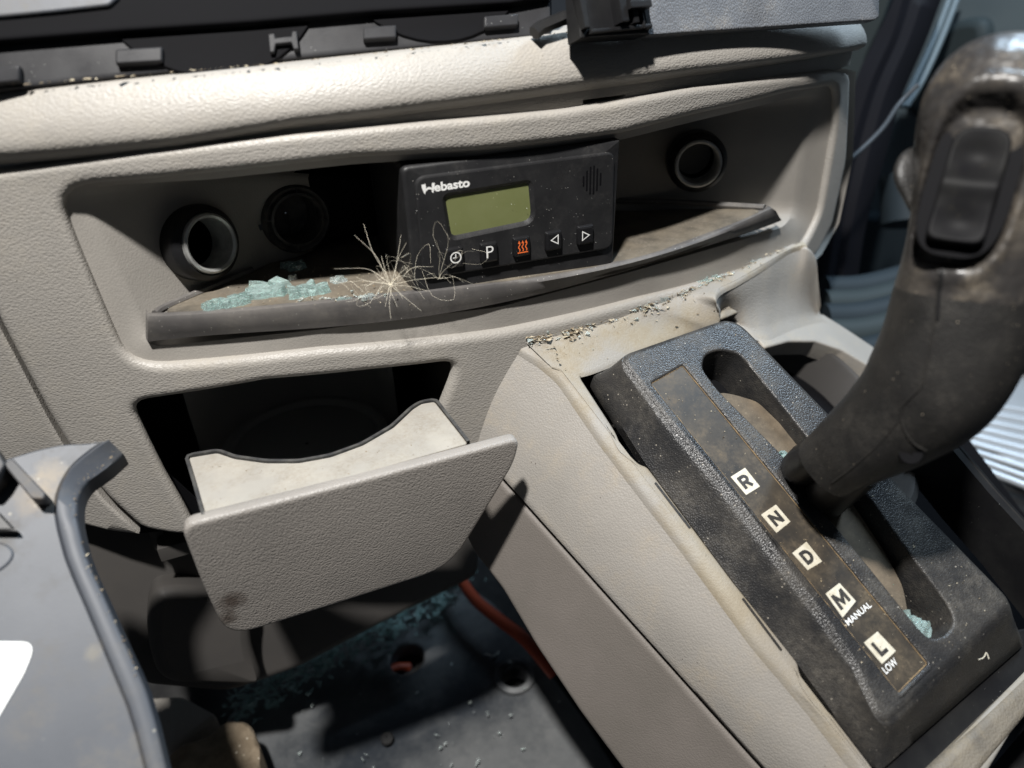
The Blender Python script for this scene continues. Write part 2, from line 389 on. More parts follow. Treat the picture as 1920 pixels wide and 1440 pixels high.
# ------------------------------------------------------------------ DASHBOARD
dash = thing('dashboard', 'beige leather grained dashboard with a long open storage pocket and a drawer opening', 'dashboard', (0, .05, -.14))
# fascia on a gently bowed surface
fas_out = [(-200, 345), (0, 322), (270, 285), (550, 253), (800, 230), (1060, 207), (1300, 165), (1450, 146), (1568, 131), (1596, 140), (1594, 190), (1588, 300), (1562, 420), (1530, 480), (1500, 500)]
fo = Suv(fas_out)
fo += [A([.16, -.085]), A([.10, -.12]), A([-.02, -.139])]
fo += Suv([(390, 1002), (330, 1003), (268, 992), (205, 935), (160, 880), (125, 830), (92, 775), (60, 715), (28, 655), (0, 600), (-60, 480), (-120, 400)])
fo = ccw(fo); fo = rnd(fo, .004, 3)
pockA = Suv([(104, 352), (400, 327), (660, 298), (900, 285), (1165, 253), (1300, 218), (1480, 175), (1572, 160), (1566, 250), (1540, 400), (1506, 470), (1400, 507), (1200, 562), (940, 622), (600, 657), (245, 690), (205, 600), (150, 470)])
pockA_r = [.012, .003, .003, .003, .003, .003, .003, .009, .003, .006, .014, .003, .003, .003, .003, .014, .006, .004]
pa = rnd(pockA, pockA_r, 4)
N_P = 220
pa = resamp(pa, N_P, True)
hole = Suv([(246, 757), (500, 716), (700, 697), (852, 680), (850, 705), (812, 800), (760, 960), (372, 1003), (345, 950), (310, 890), (280, 830)])
hr = rnd(hole, [.007, .002, .002, .006, .004, .004, .006, .008, .004, .004, .004], 4)
plate('fascia_panel', BEIGE, SM(), fo, dash, holes=[pa, hr], prof=fil(.0025, .014), hprof=hfil(.0038, .0042, 5), step=.006, angle=50)
# pocket liner: chamfer ring then walls to the back
def xs(px, py, off): return onS(px, py, off)
pB = [xs(150, 350, .008), xs(400, 336, .006), xs(660, 308, .006), xs(900, 292, .006), xs(1165, 262, .006), xs(1300, 228, .006), xs(1480, 185, .006), xs(1528, 180, .009), xs(1505, 260, .010), xs(1488, 400, .010),
      xs(1470, 425, .005), xs(1400, 447, .004), xs(1200, 505, .0035), xs(940, 575, .0035), xs(600, 618, .0035), xs(275, 652, .004), xs(262, 590, .008), xs(205, 470, .008)]
def backy(x): return float(np.interp(x, [-.13, -.10, -.085, -.06, .0, .07, .0975, .12], [.040, .058, .076, .084, .086, .086, .067, .05]))
xsB = [p[0] for p in pB]
def back(p):
    x = float(np.interp(p[0], [-.155, 0, .19], [-.098, -.002, .095])); z = float(np.interp(p[2], [-.045, .028], [-.034, .020]))
    return A([x, backy(x), z])
pC = [back(p) for p in pB]
rB = resamp(rnd(pB, [.008, .003, .003, .003, .003, .003, .003, .006, .003, .006, .006, .003, .003, .003, .003, .006, .006, .004], 4), N_P, True)
rC = [back(p) for p in rB]
# walls are straight in plan: left wall and right wall run diagonally
def wallpt(p, t): return p*(1-t)+back(p)*t
i0 = 0
ringA = [A([p[0], S(p[0])+.0040, p[1]]) for p in pa]
# align ring starting points / direction
def align(ref, r):
    best = None
    for rr in (r, r[::-1]):
        for k in range(0, len(r), 2):
            q = rr[k:]+rr[:k]; d = sum(np.linalg.norm(a-b) for a, b in zip(ref[::11], q[::11]))
            if best is None or d < best[0]: best = (d, q)
    return best[1]
rB = align(ringA, rB)
rings = [ringA]
for t in (.25, .5, .75, 1): rings.append([a*(1-t)+b*t for a, b in zip(ringA, rB)])
for t in [.02]+list(np.linspace(.04, 1, 40)): rings.append([wallpt(p, t) for p in rB])
bmw = bmesh.new(); add_loft(bmw, rings, cap1=False)
cen = sum(rings[-1])/N_P
add_loft(bmw, [[p*(1-t)+cen*t for p in rings[-1]] for t in np.linspace(0, .93, 15)])
rings.append([p*.07+cen*.93 for p in rings[-1]])
cv = bmw.verts.new(cen)
lastv = [bmw.verts.new(p) for p in rings[-1]]
for i in range(N_P): bmw.faces.new((lastv[i], lastv[(i+1) % N_P], cv))
LINER = bmw
# upper pad: profile swept along X
def padprof(x):
    e = np.clip((x-.13)/.09, 0, 1)
    y0 = S(x)*.55*(1 if x < .01 else .9) ; y0 = S(x)*np.interp(x, [-.3, -.1, 0, .2], [.92, .9, .8, .9])
    top = float(np.interp(x, [-.25, -.16, -.07, .03, .12, .20], [.0540, .0568, .0600, .0640, .0610, .0560]))
    bot = float(np.interp(x, [-.25, -.17, -.12, -.078, .025, .09, .208], [.0332, .0340, .0357, .0400, .0432, .0440, .0425]))
    P = []
    for k in range(13):
        s = k/12; z = top+(bot-top)*s
        y = y0+.0075*(1-s)**2.0-.0015*math.sin(math.pi*s)+.0045*max(0, s-.8)/.2
        P.append(A([x, y, z]))
    return [P[0]+A([0, .03, .001])]+[P[0]+A([0, .004, .0004])]+P+[P[-1]+A([0, .008, .0003])]
secs = []
for x in np.linspace(-.27, .214, 90): secs.append(padprof(x))
last = secs[-1]
for k, (dx, dy) in enumerate(((.004, .001), (.0075, .004), (.010, .009), (.011, .016), (.011, .05))):
    secs.append([p+A([dx, dy, -.002*k/4]) for p in last])
loft('upper_pad', BEIGE, secs, dash, 60, closed=False)
# thin ledge between pad and fascia, with its slot
lo = [A([x, z]) for x, z in [(-.26, .0335), (-.17, .0335), (-.078, .037), (.025, .0345), (.09, .037), (.20, .034), (.222, .034), (.222, .046), (.09, .046), (.025, .0455), (-.078, .043), (-.12, .039), (-.17, .037), (-.26, .036)]]
slot = Suv([(1088, 186), (1168, 176), (1150, 192), (1088, 203)], .007)
plate('trim_ledge', BEIGE, SM(.0045), lo, dash, holes=[slot], prof=fil(.0008, .006), hprof=hfil(.0004, .006), step=.008)
box('slot_shade', DEEP, SM(.012), slot[0][0]-.004, slot[2][0]+.008, .034, .046, -.002, 0, dash)
# right return of the dash (its outer side)
side = []
for px, py in [(1597, 135), (1592, 300), (1566, 420), (1534, 478), (1505, 505)]:
    p = onS(px, py, .006); side.append([p+A([.003, 0, 0]), p+A([.006, .012, 0]), p+A([.006, .12, 0])])
loft('end_cap', SMOOTHB, side, dash, 50, closed=False)
# panel left of the seam, and the lower return
sp = Suv([(-260, 350), (-120, 412), (-62, 492), (-8, 605), (24, 665), (54, 722), (86, 782), (118, 838), (150, 886), (195, 942), (262, 1004), (262, 1008), (200, 1000), (140, 985), (-200, 930)], .0)
plate('side_panel', BEIGE, SM(.0015), sp, dash, prof=fil(.002, .014), step=.008)
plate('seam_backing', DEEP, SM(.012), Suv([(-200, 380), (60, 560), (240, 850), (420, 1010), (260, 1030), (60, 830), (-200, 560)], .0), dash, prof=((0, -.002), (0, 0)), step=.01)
# sockets
def socket(name, c, ax, r, chrome=True, sc=1.):
    o = lathe(name, BLACK, c, ax, [(r*1.36, -.008), (r*1.36, .001), (r*1.32, .003), (r*1.14, .0048), (r*1.08, .0045), (r*1.06, .003), (r*1.0, -.02)], dash)
    lathe('socket_rim', CHROME if chrome else BLACK, c, ax, [(r*1.08, .0040), (r*1.05, .0060), (r*.98, .0064), (r*.90, .0056), (r*.87, .003), (r*.86, -.010)], o)
    lathe('socket_barrel', DEEP, c, ax, [(r*.86, -.008), (r*.84, -.030), (.0005, -.031)], o)
    return o
lw = nrm([.58, -.81, 0.12]); c1 = onpl(386, 456, A([-.122, .042, 0]), nrm([.58, -.81, 0]))
c1 = c1-lw*.002
s1 = socket('power_socket', c1, lw, .0116)
lathe('centre_contact', BLACK, c1-lw*.029, lw, [(.0035, 0), (.0035, .004), (.0005, .005)], s1)
c2 = onpl(546, 405, A([-.085, .071, 0]), nrm([.25, -.97, 0]))
ax2 = nrm([.20, -.97, .05]); c2 = c2+ax2*.005
k2_ = .76
s2 = lathe('vent_socket', RUB, c2, ax2, [(r*k2_, h) for r, h in [(.0205, -.008), (.0205, .003), (.019, .0045), (.0165, .003), (.0160, .005), (.0145, .0052), (.0140, .003), (.0135, -.012), (.0005, -.013)]], dash)
for k in range(4):
    a, b = basis(ax2); th = math.radians(80+90*k); d = a*math.cos(th)+b*math.sin(th)
    tube('vent_tab', RUB, [c2+ax2*.0045+d*.0105, c2+ax2*.0035+d*.0141], .0006, s2, seg=6)
tube('vent_spoke', RUB, [c2-ax2*.009, c2-ax2*.009-A([0, 0, .0095])], .0005, s2, seg=6)
rw = nrm([-.48, -.88, .06]); c3 = onpl(1307, 304, A([.122, .046, 0]), nrm([-.55, -.84, 0]))
s3 = socket('power_socket', c3, rw, .0112, True)
c4 = onpl(1192, 310, A([.09, .075, 0]), nrm([-.2, -.97, 0]))
lathe('blank_plug', BLACK, c4, nrm([-.2, -.97, 0]), [(.010, -.002), (.010, .002), (.009, .003), (.0005, .003)], dash)
for c, r in ((c1, .0150), (c2, .0135), (c3, .0138)):
    kill = [f for f in LINER.faces if np.linalg.norm(A(f.calc_center_median()[:])-c) < r]
    bmesh.ops.delete(LINER, geom=kill, context='FACES')
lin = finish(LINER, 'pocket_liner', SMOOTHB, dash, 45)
lin.data.materials.append(DEEP)             # back faces between the two slanting end walls take the black material
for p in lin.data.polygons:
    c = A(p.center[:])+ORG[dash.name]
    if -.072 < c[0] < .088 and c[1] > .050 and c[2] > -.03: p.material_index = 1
# cup well behind the drawer hole
cx, cy = -.095, .075
wp = [A([cx+.052*math.cos(t), cy+.052*math.sin(t), 0]) for t in np.linspace(math.pi*-.08, math.pi*1.08, 40)]
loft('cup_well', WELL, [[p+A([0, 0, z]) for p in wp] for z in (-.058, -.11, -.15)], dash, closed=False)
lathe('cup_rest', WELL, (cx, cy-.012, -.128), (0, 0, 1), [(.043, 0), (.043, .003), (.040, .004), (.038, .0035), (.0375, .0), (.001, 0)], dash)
bmc = bmesh.new()
add_box(bmc, lambda u, v, w: A([u, v, w]), -.175, -.015, .040, .135, -.160, -.152)
add_box(bmc, lambda u, v, w: A([u, v, w]), -.175, -.015, .044, .135, -.058, -.054)
add_box(bmc, lambda u, v, w: A([u, v, w]), -.178, -.172, .05, .135, -.160, -.054)
add_box(bmc, lambda u, v, w: A([u, v, w]), -.022, -.016, .03, .135, -.160, -.054)
add_box(bmc, lambda u, v, w: A([u, v, w]), -.178, -.015, .132, .138, -.160, -.054)
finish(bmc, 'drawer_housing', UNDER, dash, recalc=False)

# ------------------------------------------------------------------ RUBBER MAT in the pocket
zm = -.0275
def zmx(x): return float(np.interp(x, [-.145, -.09, -.037, 0, .05, .10, .15], [-.0268, -.0274, -.0288, -.0298, -.0324, -.0318, -.0274]))
matt = thing('pocket_mat', 'dusty dark rubber mat lining the bottom of the dashboard pocket', 'rubber mat', (0, .03, zm-.006))
fr = [onS(px, py, .0008) for px, py in [(390, 586), (550, 573), (700, 561), (800, 548), (950, 527), (1150, 497), (1300, 455), (1427, 396)]]
bk = [A([.150, .026, zm]), A([.118, .053, zm]), A([.092, .070, zm]), A([.06, .083, zm]), A([-.06, .083, zm]), A([-.088, .070, zm]), A([-.102, .058, zm]), A([-.136, .034, zm]), A([-.1385, .0285, zm])]
mo = [p[:2] for p in fr+bk]
plate('mat_floor', MATM, lambda u, v, w=0: A([u, v, zmx(u)+w]), rnd(mo, .002, 2), matt, prof=((0, -.005), (0, -.0006), (.0004, 0)), step=.009)
lt = [onS(px, py, 0.) for px, py in [(278, 594), (390, 586), (550, 573), (700, 561), (800, 548), (950, 527), (1150, 497), (1300, 455), (1427, 396), (1447, 393)]]

lbpx = [(277, 640), (390, 630), (550, 617), (690, 605), (830, 589), (980, 560), (1150, 511), (1300, 471), (1430, 425), (1464, 414)]
lb = [onS(px, py, .0026) for px, py in lbpx]
def byx(P, x):
    P = A(P); f_ = np.polyfit(P[:, 0], P[:, 1], 4); g_ = np.polyfit(P[:, 0], P[:, 2], 5)
    return [A([q, np.polyval(f_, q), np.polyval(g_, q)]) for q in x]
tt = np.linspace(0, 1, 70); LT = byx(lt, lt[0][0]+(lt[-1][0]-lt[0][0])*tt); LB = byx(lb, lb[0][0]+(lb[-1][0]-lb[0][0])*tt)
def sec(a, b):
    n = nrm(A([0, -1, .3])); bk_ = A([0, .0035, 0])
    return [a+bk_*1.0, a+A([0, .0012, .0003]), a, a*.78+b*.22+n*.0014, a*.25+b*.75+n*.0007, b+n*.0006, b+A([0, .003, .0002])]
secs = [sec(a, b) for a, b in zip(LT, LB)]
secs = [[p+A([-.0008, .004, 0]) for p in secs[0]]]+secs+[[p+A([.001, .005, 0]) for p in secs[-1]]]
loft('mat_lip', LIPM, secs, matt, 50, closed=False)
rim = [A([p[0], p[1]+.0, zm]) for p in bk[:4]]
bmx = bmesh.new(); add_tube(bmx, spline([A([.1535, .0225, zm+.001])]+[p+A([0, 0, .001]) for p in bk[:3]], 14), .0016, 8); finish(bmx, 'mat_rib', LIPM, matt)
bmx = bmesh.new(); add_tube(bmx, spline([A([-.142, .027, zm+.0008]), A([-.136, .034, zm+.0008]), A([-.102, .058, zm+.0008])], 10), .0016, 8); finish(bmx, 'mat_rib', LIPM, matt)

# ------------------------------------------------------------------ HEATER CONTROLLER
DY = .0035
DF = Frame(onp(955, 400, 1, DY), (1, 0, 0), (0, -1, 0))
ctl = thing('heater_controller', 'black parking heater timer with green display and five keys, standing in the dashboard pocket', 'heater timer', (0, .02, zm))
ho = rnd(DF.uvs([(752, 314), (1164, 261), (1150, 498), (779, 556)]), [.003, .001, .004, .004], 5)
plate('housing', HOUSE, DF.M, ho, ctl, prof=[(-.001, -.055), (-.0005, -.012)]+fil(.0016, .004, 4), back=True)
fp = rnd(DF.uvs([(776, 332), (1152, 284), (1148, 465), (792, 524)], .001), [.005, .004, .005, .004], 6)
dispo = rnd(DF.uvs([(836, 370), (991, 344), (997, 412), (848, 443)], .001), [.0015, .0015, .004, .002], 4)
slots = []
for k in range(6):
    cxp = 1094+6.4*k; h = [7, 15, 21, 22, 17, 9][k]; cyp = 340-.8*k
    a = DF.uv(cxp, cyp, .0016); L = h*.3/1331*1.15; L = max(L, .0012)
    slots.append([a+A([.00045*math.cos(t), (L if math.sin(t) > 0 else -L)+.00045*math.sin(t)]) for t in np.linspace(0, 2*math.pi, 12, endpoint=False)])
fpl = plate('faceplate', HOUSE, lambda u, v, w=0: DF.M(u, v, w+.0016), fp, ctl, holes=[dispo], prof=[(0, -.002), (0, -.0008), (.0003, -.0002), (.0009, 0)], hprof=[(.0018, 0), (.0013, -.0003), (0, -.0014), (0, -.0024)])
plate('display', LCD, lambda u, v, w=0: DF.M(u, v, w+.0003), DF.uvs([(830, 362), (1000, 334), (1006, 425), (840, 450)]), ctl, prof=((0, -.001), (0, 0)))
for sl in slots: plate('grille_slot', DEEP, lambda u, v, w=0: DF.M(u, v, w+.00168), sl, fpl, prof=((0, -.0001), (0, 0)))
mask = rnd(DF.uvs([(833, 364), (997, 338), (1003, 420), (846, 446)]), .001, 3)
def z7(x, y): return (760+x/4.8, 320+y/4.8)
W1 = .0016+.00005
bml = bmesh.new()
for poly in ([(145, 128), (180, 120), (187, 165), (178, 213), (166, 198), (150, 160)], [(238, 114), (264, 108), (262, 150), (252, 200), (238, 192), (240, 160)], [(184, 166), (205, 148), (225, 147), (241, 158), (242, 182), (225, 166), (205, 168), (186, 186)]):
    add_plate(bml, lambda u, v, w=0: DF.M(u, v, w+W1+.0001), DF.uvs([z7(*p) for p in poly], W1), prof=((0, -.0001), (0, 0)))
p0 = DF.uv(*z7(263, 191), W1); p1 = DF.uv(*z7(582, 150), W1); tp = DF.uv(*z7(263, 122), W1)
text_bm(bml, 'ebasto', DF.M, p0[0], p0[1], (tp-p0)[1]*1.18, W1, width=(p1-p0)[0], bold=.03, ext=.01)
finish(bml, 'logo_lettering', PRINT, fpl, 20, recalc=False)
keys = [(437, 775), (745, 728), (1038, 676), (1325, 624), (1610, 572)]
kobs = []
for i, (zx, zy) in enumerate(keys):
    c = DF.uv(*z7(zx, zy), .0016); hw, hh = .0038, .0042
    k = plate('key', KEY, lambda u, v, w=0: DF.M(u, v, w+.0036), rnd([A([c[0]-hw, c[1]-hh]), A([c[0]+hw, c[1]-hh]), A([c[0]+hw, c[1]+hh]), A([c[0]-hw, c[1]+hh])], .0008, 3), ctl, prof=[(-.0001, -.0022), (0, -.0009), (.0003, -.0003), (.001, 0)])
    kobs.append(k)
WK = .0036+.00006
def stroke(bm, pts, r, w=WK, closed=False):
    P = [A(p) for p in pts]; n = len(P); L = []; Rr = []
    for i in range(n):
        a = P[i-1] if (i > 0 or closed) else P[i]; b = P[(i+1) % n] if (i < n-1 or closed) else P[i]
        t = nrm(b-a); q = A([-t[1], t[0]]); k = 1.
        if 0 < i < n-1 or closed:
            e = nrm(P[i]-a); k = 1/max(.35, abs(q@A([-e[1], e[0]])))
        L.append(P[i]+q*r*k); Rr.append(P[i]-q*r*k)
    vl = [bm.verts.new(DF.M(p[0], p[1], w)) for p in L]; vr = [bm.verts.new(DF.M(p[0], p[1], w)) for p in Rr]
    for i in range(n if closed else n-1):
        j = (i+1) % n; bm.faces.new((vl[i], vl[j], vr[j], vr[i]))
def icon(fn, k, m, name='key_symbol'):
    bm = bmesh.new(); fn(bm); finish(bm, name, m, kobs[k], 20, smooth=False)
def clock(bm):
    c = DF.uv(*z7(455, 783), WK); r = .0022
    stroke(bm, [c+A([r*math.cos(t), r*math.sin(t)]) for t in np.linspace(0, 2*math.pi, 28, endpoint=False)], .00026, closed=True)
    stroke(bm, [c+A([0, .0016]), c, c+A([-.0013, 0])], .00022, WK+.00001)
icon(clock, 0, PRINT)
def pee(bm): c = DF.uv(*z7(733, 790), WK); text_bm(bm, 'P', DF.M, c[0], c[1], .0051, WK, width=.0032, bold=-.01, ext=.005)
icon(pee, 1, PRINT)
def heat(bm):
    c = DF.uv(*z7(1058, 735), WK)
    stroke(bm, [c+A([-.0024, 0]), c+A([.0024, 0])], .00024)
    for k in (-1, 0, 1):
        pts = [c+A([k*.0016+.00032*math.sin(s*9.4), .0006+s*.0037]) for s in np.linspace(0, 1, 14)]
        stroke(bm, pts, .00022); t = pts[-1]
        v = [bm.verts.new(DF.M(*(t+A(d)), WK+.00001)) for d in ((-.0006, -.0002), (.0006, -.0002), (0, .0011))]; bm.faces.new(v)
icon(heat, 2, ORANGE)
def tri(sgn, zc):
    def f(bm):
        c = DF.uv(*z7(*zc), WK); s = .0017
        stroke(bm, [c+A([sgn*s*1.15, 0]), c+A([-sgn*s*.8, s*1.15]), c+A([-sgn*s*.8, -s*1.15])], .00022, closed=True)
    return f
icon(tri(-1, (1350, 622)), 3, PRINT); icon(tri(1, (1620, 585)), 4, PRINT)

# ------------------------------------------------------------------ PULLED-OUT CUP DRAWER
dt = -.042; zt = float(onp(655, 905, 1, dt)[2])
TL, TR = onp(338, 992, 1, dt), onp(978, 826, 1, dt)
BL, BR = onp(428, 1197, 1, dt+.004), onp(842, 1066, 1, dt+.004)
nn = nrm(np.cross(TR-TL, TL-BL)); nn = nn if nn[1] < 0 else -nn
PF = Frame((TL+TR+BL+BR)/4, TR-TL, nn)
drw = thing('cup_drawer', 'beige cup drawer pulled open below the pocket, with a scooped black edged tray', 'drawer', (-.08, -.02, -.15))
po = rnd(PF.uvs([(338, 990), (978, 824), (968, 868), (846, 1066), (428, 1200), (382, 1105)]), [.006, .005, .006, .014, .012, .01], 8)
def PM(u, v, w=0.):                       # front is slightly bowed
    return PF.M(u, v, w-.10*u*u-.4*v*v)
plate('front_panel', FACE, PM, po, drw, prof=[(.002, -.0058), (.0006, -.0055), (0, -.0045)]+fil(.0016, .0016, 4), step=.006, back=False, angle=50)
TF = Frame(A([0, 0, zt-.0003]), (1, 0, 0), (0, 0, 1))
tp = [(352, 856), (408, 847), (440, 858), (500, 866), (560, 866), (620, 855), (680, 833), (735, 800), (772, 765), (788, 755), (815, 751), (874, 828), (960, 812), (965, 835), (360, 992), (385, 965)]
tuv = TF.uvs(tp)
bmT = bmesh.new()
add_plate(bmT, TF.M, rnd(TF.uvs([(354, 858), (408, 849), (440, 860), (500, 868), (560, 868), (620, 857), (680, 835), (737, 802), (774, 767), (790, 757), (815, 753), (876, 830), (872, 832), (386, 968)]), .0012, 2), prof=((0, -.004), (0, -.0003), (.0003, 0)))
finish(bmT, 'tray_top', TRAY, drw, recalc=False)
edge = [(385, 966), (366, 900), (352, 856), (408, 847), (440, 859), (500, 867), (560, 867), (620, 856), (680, 834), (736, 801), (773, 766), (789, 756), (815, 751), (876, 830)]
E3 = [A([*TF.uv(*p)[:2], 0]) for p in edge]
E3 = resamp([TF.M(p[0], p[1], .0) for p in rnd([e for e in E3], [0]+[.002]*(len(E3)-2)+[0], 3)], 110)
secs = []
for i, p in enumerate(E3):
    t = E3[min(i+1, 109)]-E3[max(i-1, 0)]; s = nrm(np.cross(t, (0, 0, 1)))
    secs.append([p+s*.0001+A([0, 0, -.006]), p+s*.0001+A([0, 0, .0007]), p-s*.0012+A([0, 0, .0008]), p-s*.0014+A([0, 0, -.014])])
loft('rubber_edge', RUB, secs, drw, 30, closed=False)
for pr in (((385, 966), (352, 857)), ((876, 832), (815, 753))):
    a, b = [TF.M(*TF.uv(*p), 0) for p in pr]
    loft('tray_side', RUB, [[a+A([0, 0, -.001]), b+A([0, 0, -.001])], [a+A([.0, .004, -.03]), b+A([0, 0, -.03])]], drw, closed=False)
# brown stain low on the left of the drawer front, a patch of its own colour
sc_ = onpl(435, 1130, PF.p0, PF.n)-ORG[drw.name]; sc2 = onpl(428, 1160, PF.p0, PF.n)-ORG[drw.name]
FACE_ST = mat('stained_drawer_front_plastic', (.29, .268, .245), .45, (.25, .232, .213), 22, grain=.00018, gscale=1300, stretch=(.8, .8, 1), fine=.00002, scuff=True,
              stain=[(tuple(sc_), .0062, (.06, .04, .03), .8), (tuple(sc2), .0045, (.05, .032, .022), .75)])
bpy.data.objects['front_panel'].data.materials[0] = FACE_ST

# ------------------------------------------------------------------ CONSOLE
e2 = nrm(R @ A([-2136, 2988, -F])); e1 = nrm(R @ A([3233, 1718, -F])); gn = nrm(np.cross(e1, e2))
_r = ray(1250, 640); G0 = CAM+_r/np.linalg.norm(_r)*.33
GF = Frame(G0, e1, gn)
c0 = onS(960, 650); c1_ = onS(1340, 560)
cn = nrm(np.cross(c1_-c0, e2)); CF = Frame(c0, c1_-c0, cn)
con = thing('gear_console', 'beige gear selector console sloping down towards the camera from the dashboard', 'console', (.1, -.05, -.25))
ridge_px = [(962, 648), (1015, 681), (1050, 711), (1087, 766), (1131, 829), (1200, 920), (1265, 1003), (1330, 1090), (1418, 1210), (1520, 1330), (1632, 1475), (1700, 1590)]
gapL = [(1386, 584), (1100, 700), (1088, 706), (1145, 793), (1156, 811), (1167, 838), (1199, 869), (1214, 874), (1228, 892), (1297, 985), (1374, 1088), (1497, 1240), (1501, 1261), (1512, 1283), (1535, 1315), (1560, 1338), (1632, 1432), (1660, 1478), (1714, 1475), (1935, 1248), (2000, 1190)]
outl = ridge_px+[(1790, 1530), (1850, 1452), (1938, 1308), (2010, 1230)]+gapL[::-1]+[(1362, 570), (1330, 585), (1150, 650), (1100, 640), (1000, 632)]
Oc = rnd(CF.uvs(outl), [0]*len(ridge_px)+[.003, .004, .004, .002]+[.0015]*len(gapL)+[.001]*5, 3)
ridge_uv = A([A(u) for u in CF.uvs(ridge_px)])
def near_ridge(p):
    P, Q = ridge_uv[:-1], ridge_uv[1:]; D = Q-P; t = np.clip(((p-P)*D).sum(1)/(D*D).sum(1), 0, 1)
    return 1. if np.linalg.norm(p-(P+D*t[:, None]), axis=1).min() < .0006 else .25
plate('console_top', DIRTY, CF.M, Oc, con, prof=[(.0, -.0045), (.0008, -.0028), (.0022, -.0013), (.0045, -.0003), (.0068, 0)], step=.009, angle=50, scale=near_ridge)
# side: ruled surface from the ridge down to the seam
JB = onS(885, 832); rb = CF.M(*CF.uv(1640, 1465))
sn = nrm(np.cross(onS(890, 826)-c0, rb-c0)); sn = sn if sn[0] < 0 else -sn
rl = resamp([CF.M(*u, -.004) for u in CF.uvs(ridge_px)], 60)
seam_px = [(880, 826), (950, 905), (1060, 1028), (1200, 1184), (1330, 1329), (1430, 1440), (1600, 1630)]
sl = resamp([onpl(*p, c0-sn*.002, sn) for p in seam_px], 60)
rows = []
for a, b in zip(rl, sl):
    d = nrm(b-a); L = np.linalg.norm(b-a)
    row = []
    for s in (0, .03, .07, .12, .2, .35, .5, .65, .8, .93): row.append(a+(b-a)*s+sn*(.0022*math.sin(math.pi*min(1, s*1.0))))
    row += [b-d*.0015+sn*.0003, b-sn*.0005, b-sn*.006]
    rows.append(row)
loft('console_side', BEIGE2, rows, con, 60, closed=False)
SFr = Frame(c0-sn*.004, (0, -1, 0), sn)
low = [(880, 835), (950, 912), (1060, 1035), (1200, 1191), (1330, 1336), (1430, 1447), (1600, 1640), (1330, 1660), (1163, 1440), (1085, 1335), (1005, 1215), (940, 1105), (886, 1035), (850, 960)]
plate('lower_cover', COVER, SFr.M, rnd(SFr.uvs(low), .003, 3), con, prof=fil(.0025, .02), step=.012)
# inner darkness: floor and box of the selector well
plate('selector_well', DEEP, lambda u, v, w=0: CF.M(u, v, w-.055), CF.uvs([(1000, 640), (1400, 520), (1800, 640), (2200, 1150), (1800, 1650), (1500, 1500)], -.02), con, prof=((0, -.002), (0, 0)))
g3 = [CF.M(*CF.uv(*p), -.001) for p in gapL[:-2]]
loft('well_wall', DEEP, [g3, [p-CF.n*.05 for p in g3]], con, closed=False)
# thin recessed slots on the ledge
def ledge_slot(a, b):
    ua, ub = CF.uv(*a), CF.uv(*b); d = nrm(ub-ua); q = A([-d[1], d[0]])*.00055
    plate('ledge_slot', INK, lambda u, v, w=0: CF.M(u, v, w+.00025), rnd([ua-q, ub-q, ub+q, ua+q], .0004, 3), con, prof=((0, -.0004), (0, 0)))
ledge_slot((1228, 905), (1294, 991)); ledge_slot((1392, 1122), (1465, 1220))
# raised step at the dash end: its wall drops from the top plate to a lower shelf
zw = -.0570
def ZP(px, py): return onp(px, py, 2, zw)
fc = [CF.M(*CF.uv(*p), .0004) for p in [(1034, 686), (1070, 700), (1102, 701), (1200, 663), (1290, 627)]]+[onp(1326, 611, 2, -.0712), onp(1346, 601, 2, -.0690), onp(1349, 583, 2, -.0640)]+[ZP(*p) for p in [(1343, 560), (1354, 543), (1385, 527), (1440, 494), (1478, 471), (1500, 463), (1514, 463)]]
jc = [onS(*p, .0004) for p in [(985, 637), (1020, 632), (1060, 622), (1131, 604), (1190, 581), (1222, 571), (1245, 563), (1268, 554), (1292, 545), (1320, 533), (1365, 515), (1420, 489), (1460, 472), (1485, 462), (1505, 452)]]
fS, jS = spline(fc, 120), spline(jc, 120)
def jpt(t, r=0.):                       # a point on the seam, r along the shelf towards the camera
    k = min(int(t*118), 118); a, b = jS[k], fS[k]; return a+(b-a)*r
rows = []
for k, (a, b) in enumerate(zip(jS, fS)):
    drop = .0016*min(1, max(0, (k-50)/8)); d = nrm(b-a)
    lf = -.0011+.0015*min(1, k/24)
    rows.append([a+A([0, .006, -.004]), a+A([0, .0006, -.0004]), a+(b-a)*.12+A([0, 0, lf])]+[a+(b-a)*t+A([0, 0, lf]) for t in (.3, .5, .7, .85)]+[b-d*.0016+A([0, 0, lf*.8]), b-d*.0007+A([0, 0, min(lf, 0)]), b+A([0, 0, min(lf, 0)-.0004-drop*.4]), b+d*.0004+A([0, 0, -.0008-drop])])
loft('rear_shelf', DIRTY, rows, con, 60, closed=False)
wt3 = [onp(1350, 588, 2, -.0650), onp(1349, 574, 2, -.0610)]+[ZP(*p) for p in [(1343, 558), (1354, 543), (1385, 527), (1440, 494), (1478, 471), (1500, 463), (1516, 464)]]
yr = wt3[-1][1]
wt3 += [onp(px, py, 1, yr) for px, py in [(1528, 475), (1533, 492), (1536, 530), (1540, 565)]]
wb_px = [(1362, 588), (1366, 592), (1372, 598), (1380, 605), (1410, 625), (1435, 630), (1455, 622), (1480, 612), (1505, 604), (1518, 601), (1528, 599), (1538, 598), (1546, 600)]
ta, tb_ = ZP(1385, 527), ZP(1500, 463)
ba, bb = onp(1410, 625, 1, ta[1]-.004), onp(1534, 598, 1, tb_[1]-.004)
sh_n = nrm(np.cross(bb-ba, e2)); LS = Frame(ba, bb-ba, sh_n if sh_n[2] > 0 else -sh_n)
wtp = spline([p+A([0, 0, -.0006]) for p in wt3], 70); wbp = spline([LS.M(*LS.uv(*p), .0) for p in wb_px], 70); fwd = LS.b if LS.b[1] < 0 else -LS.b
secs = []
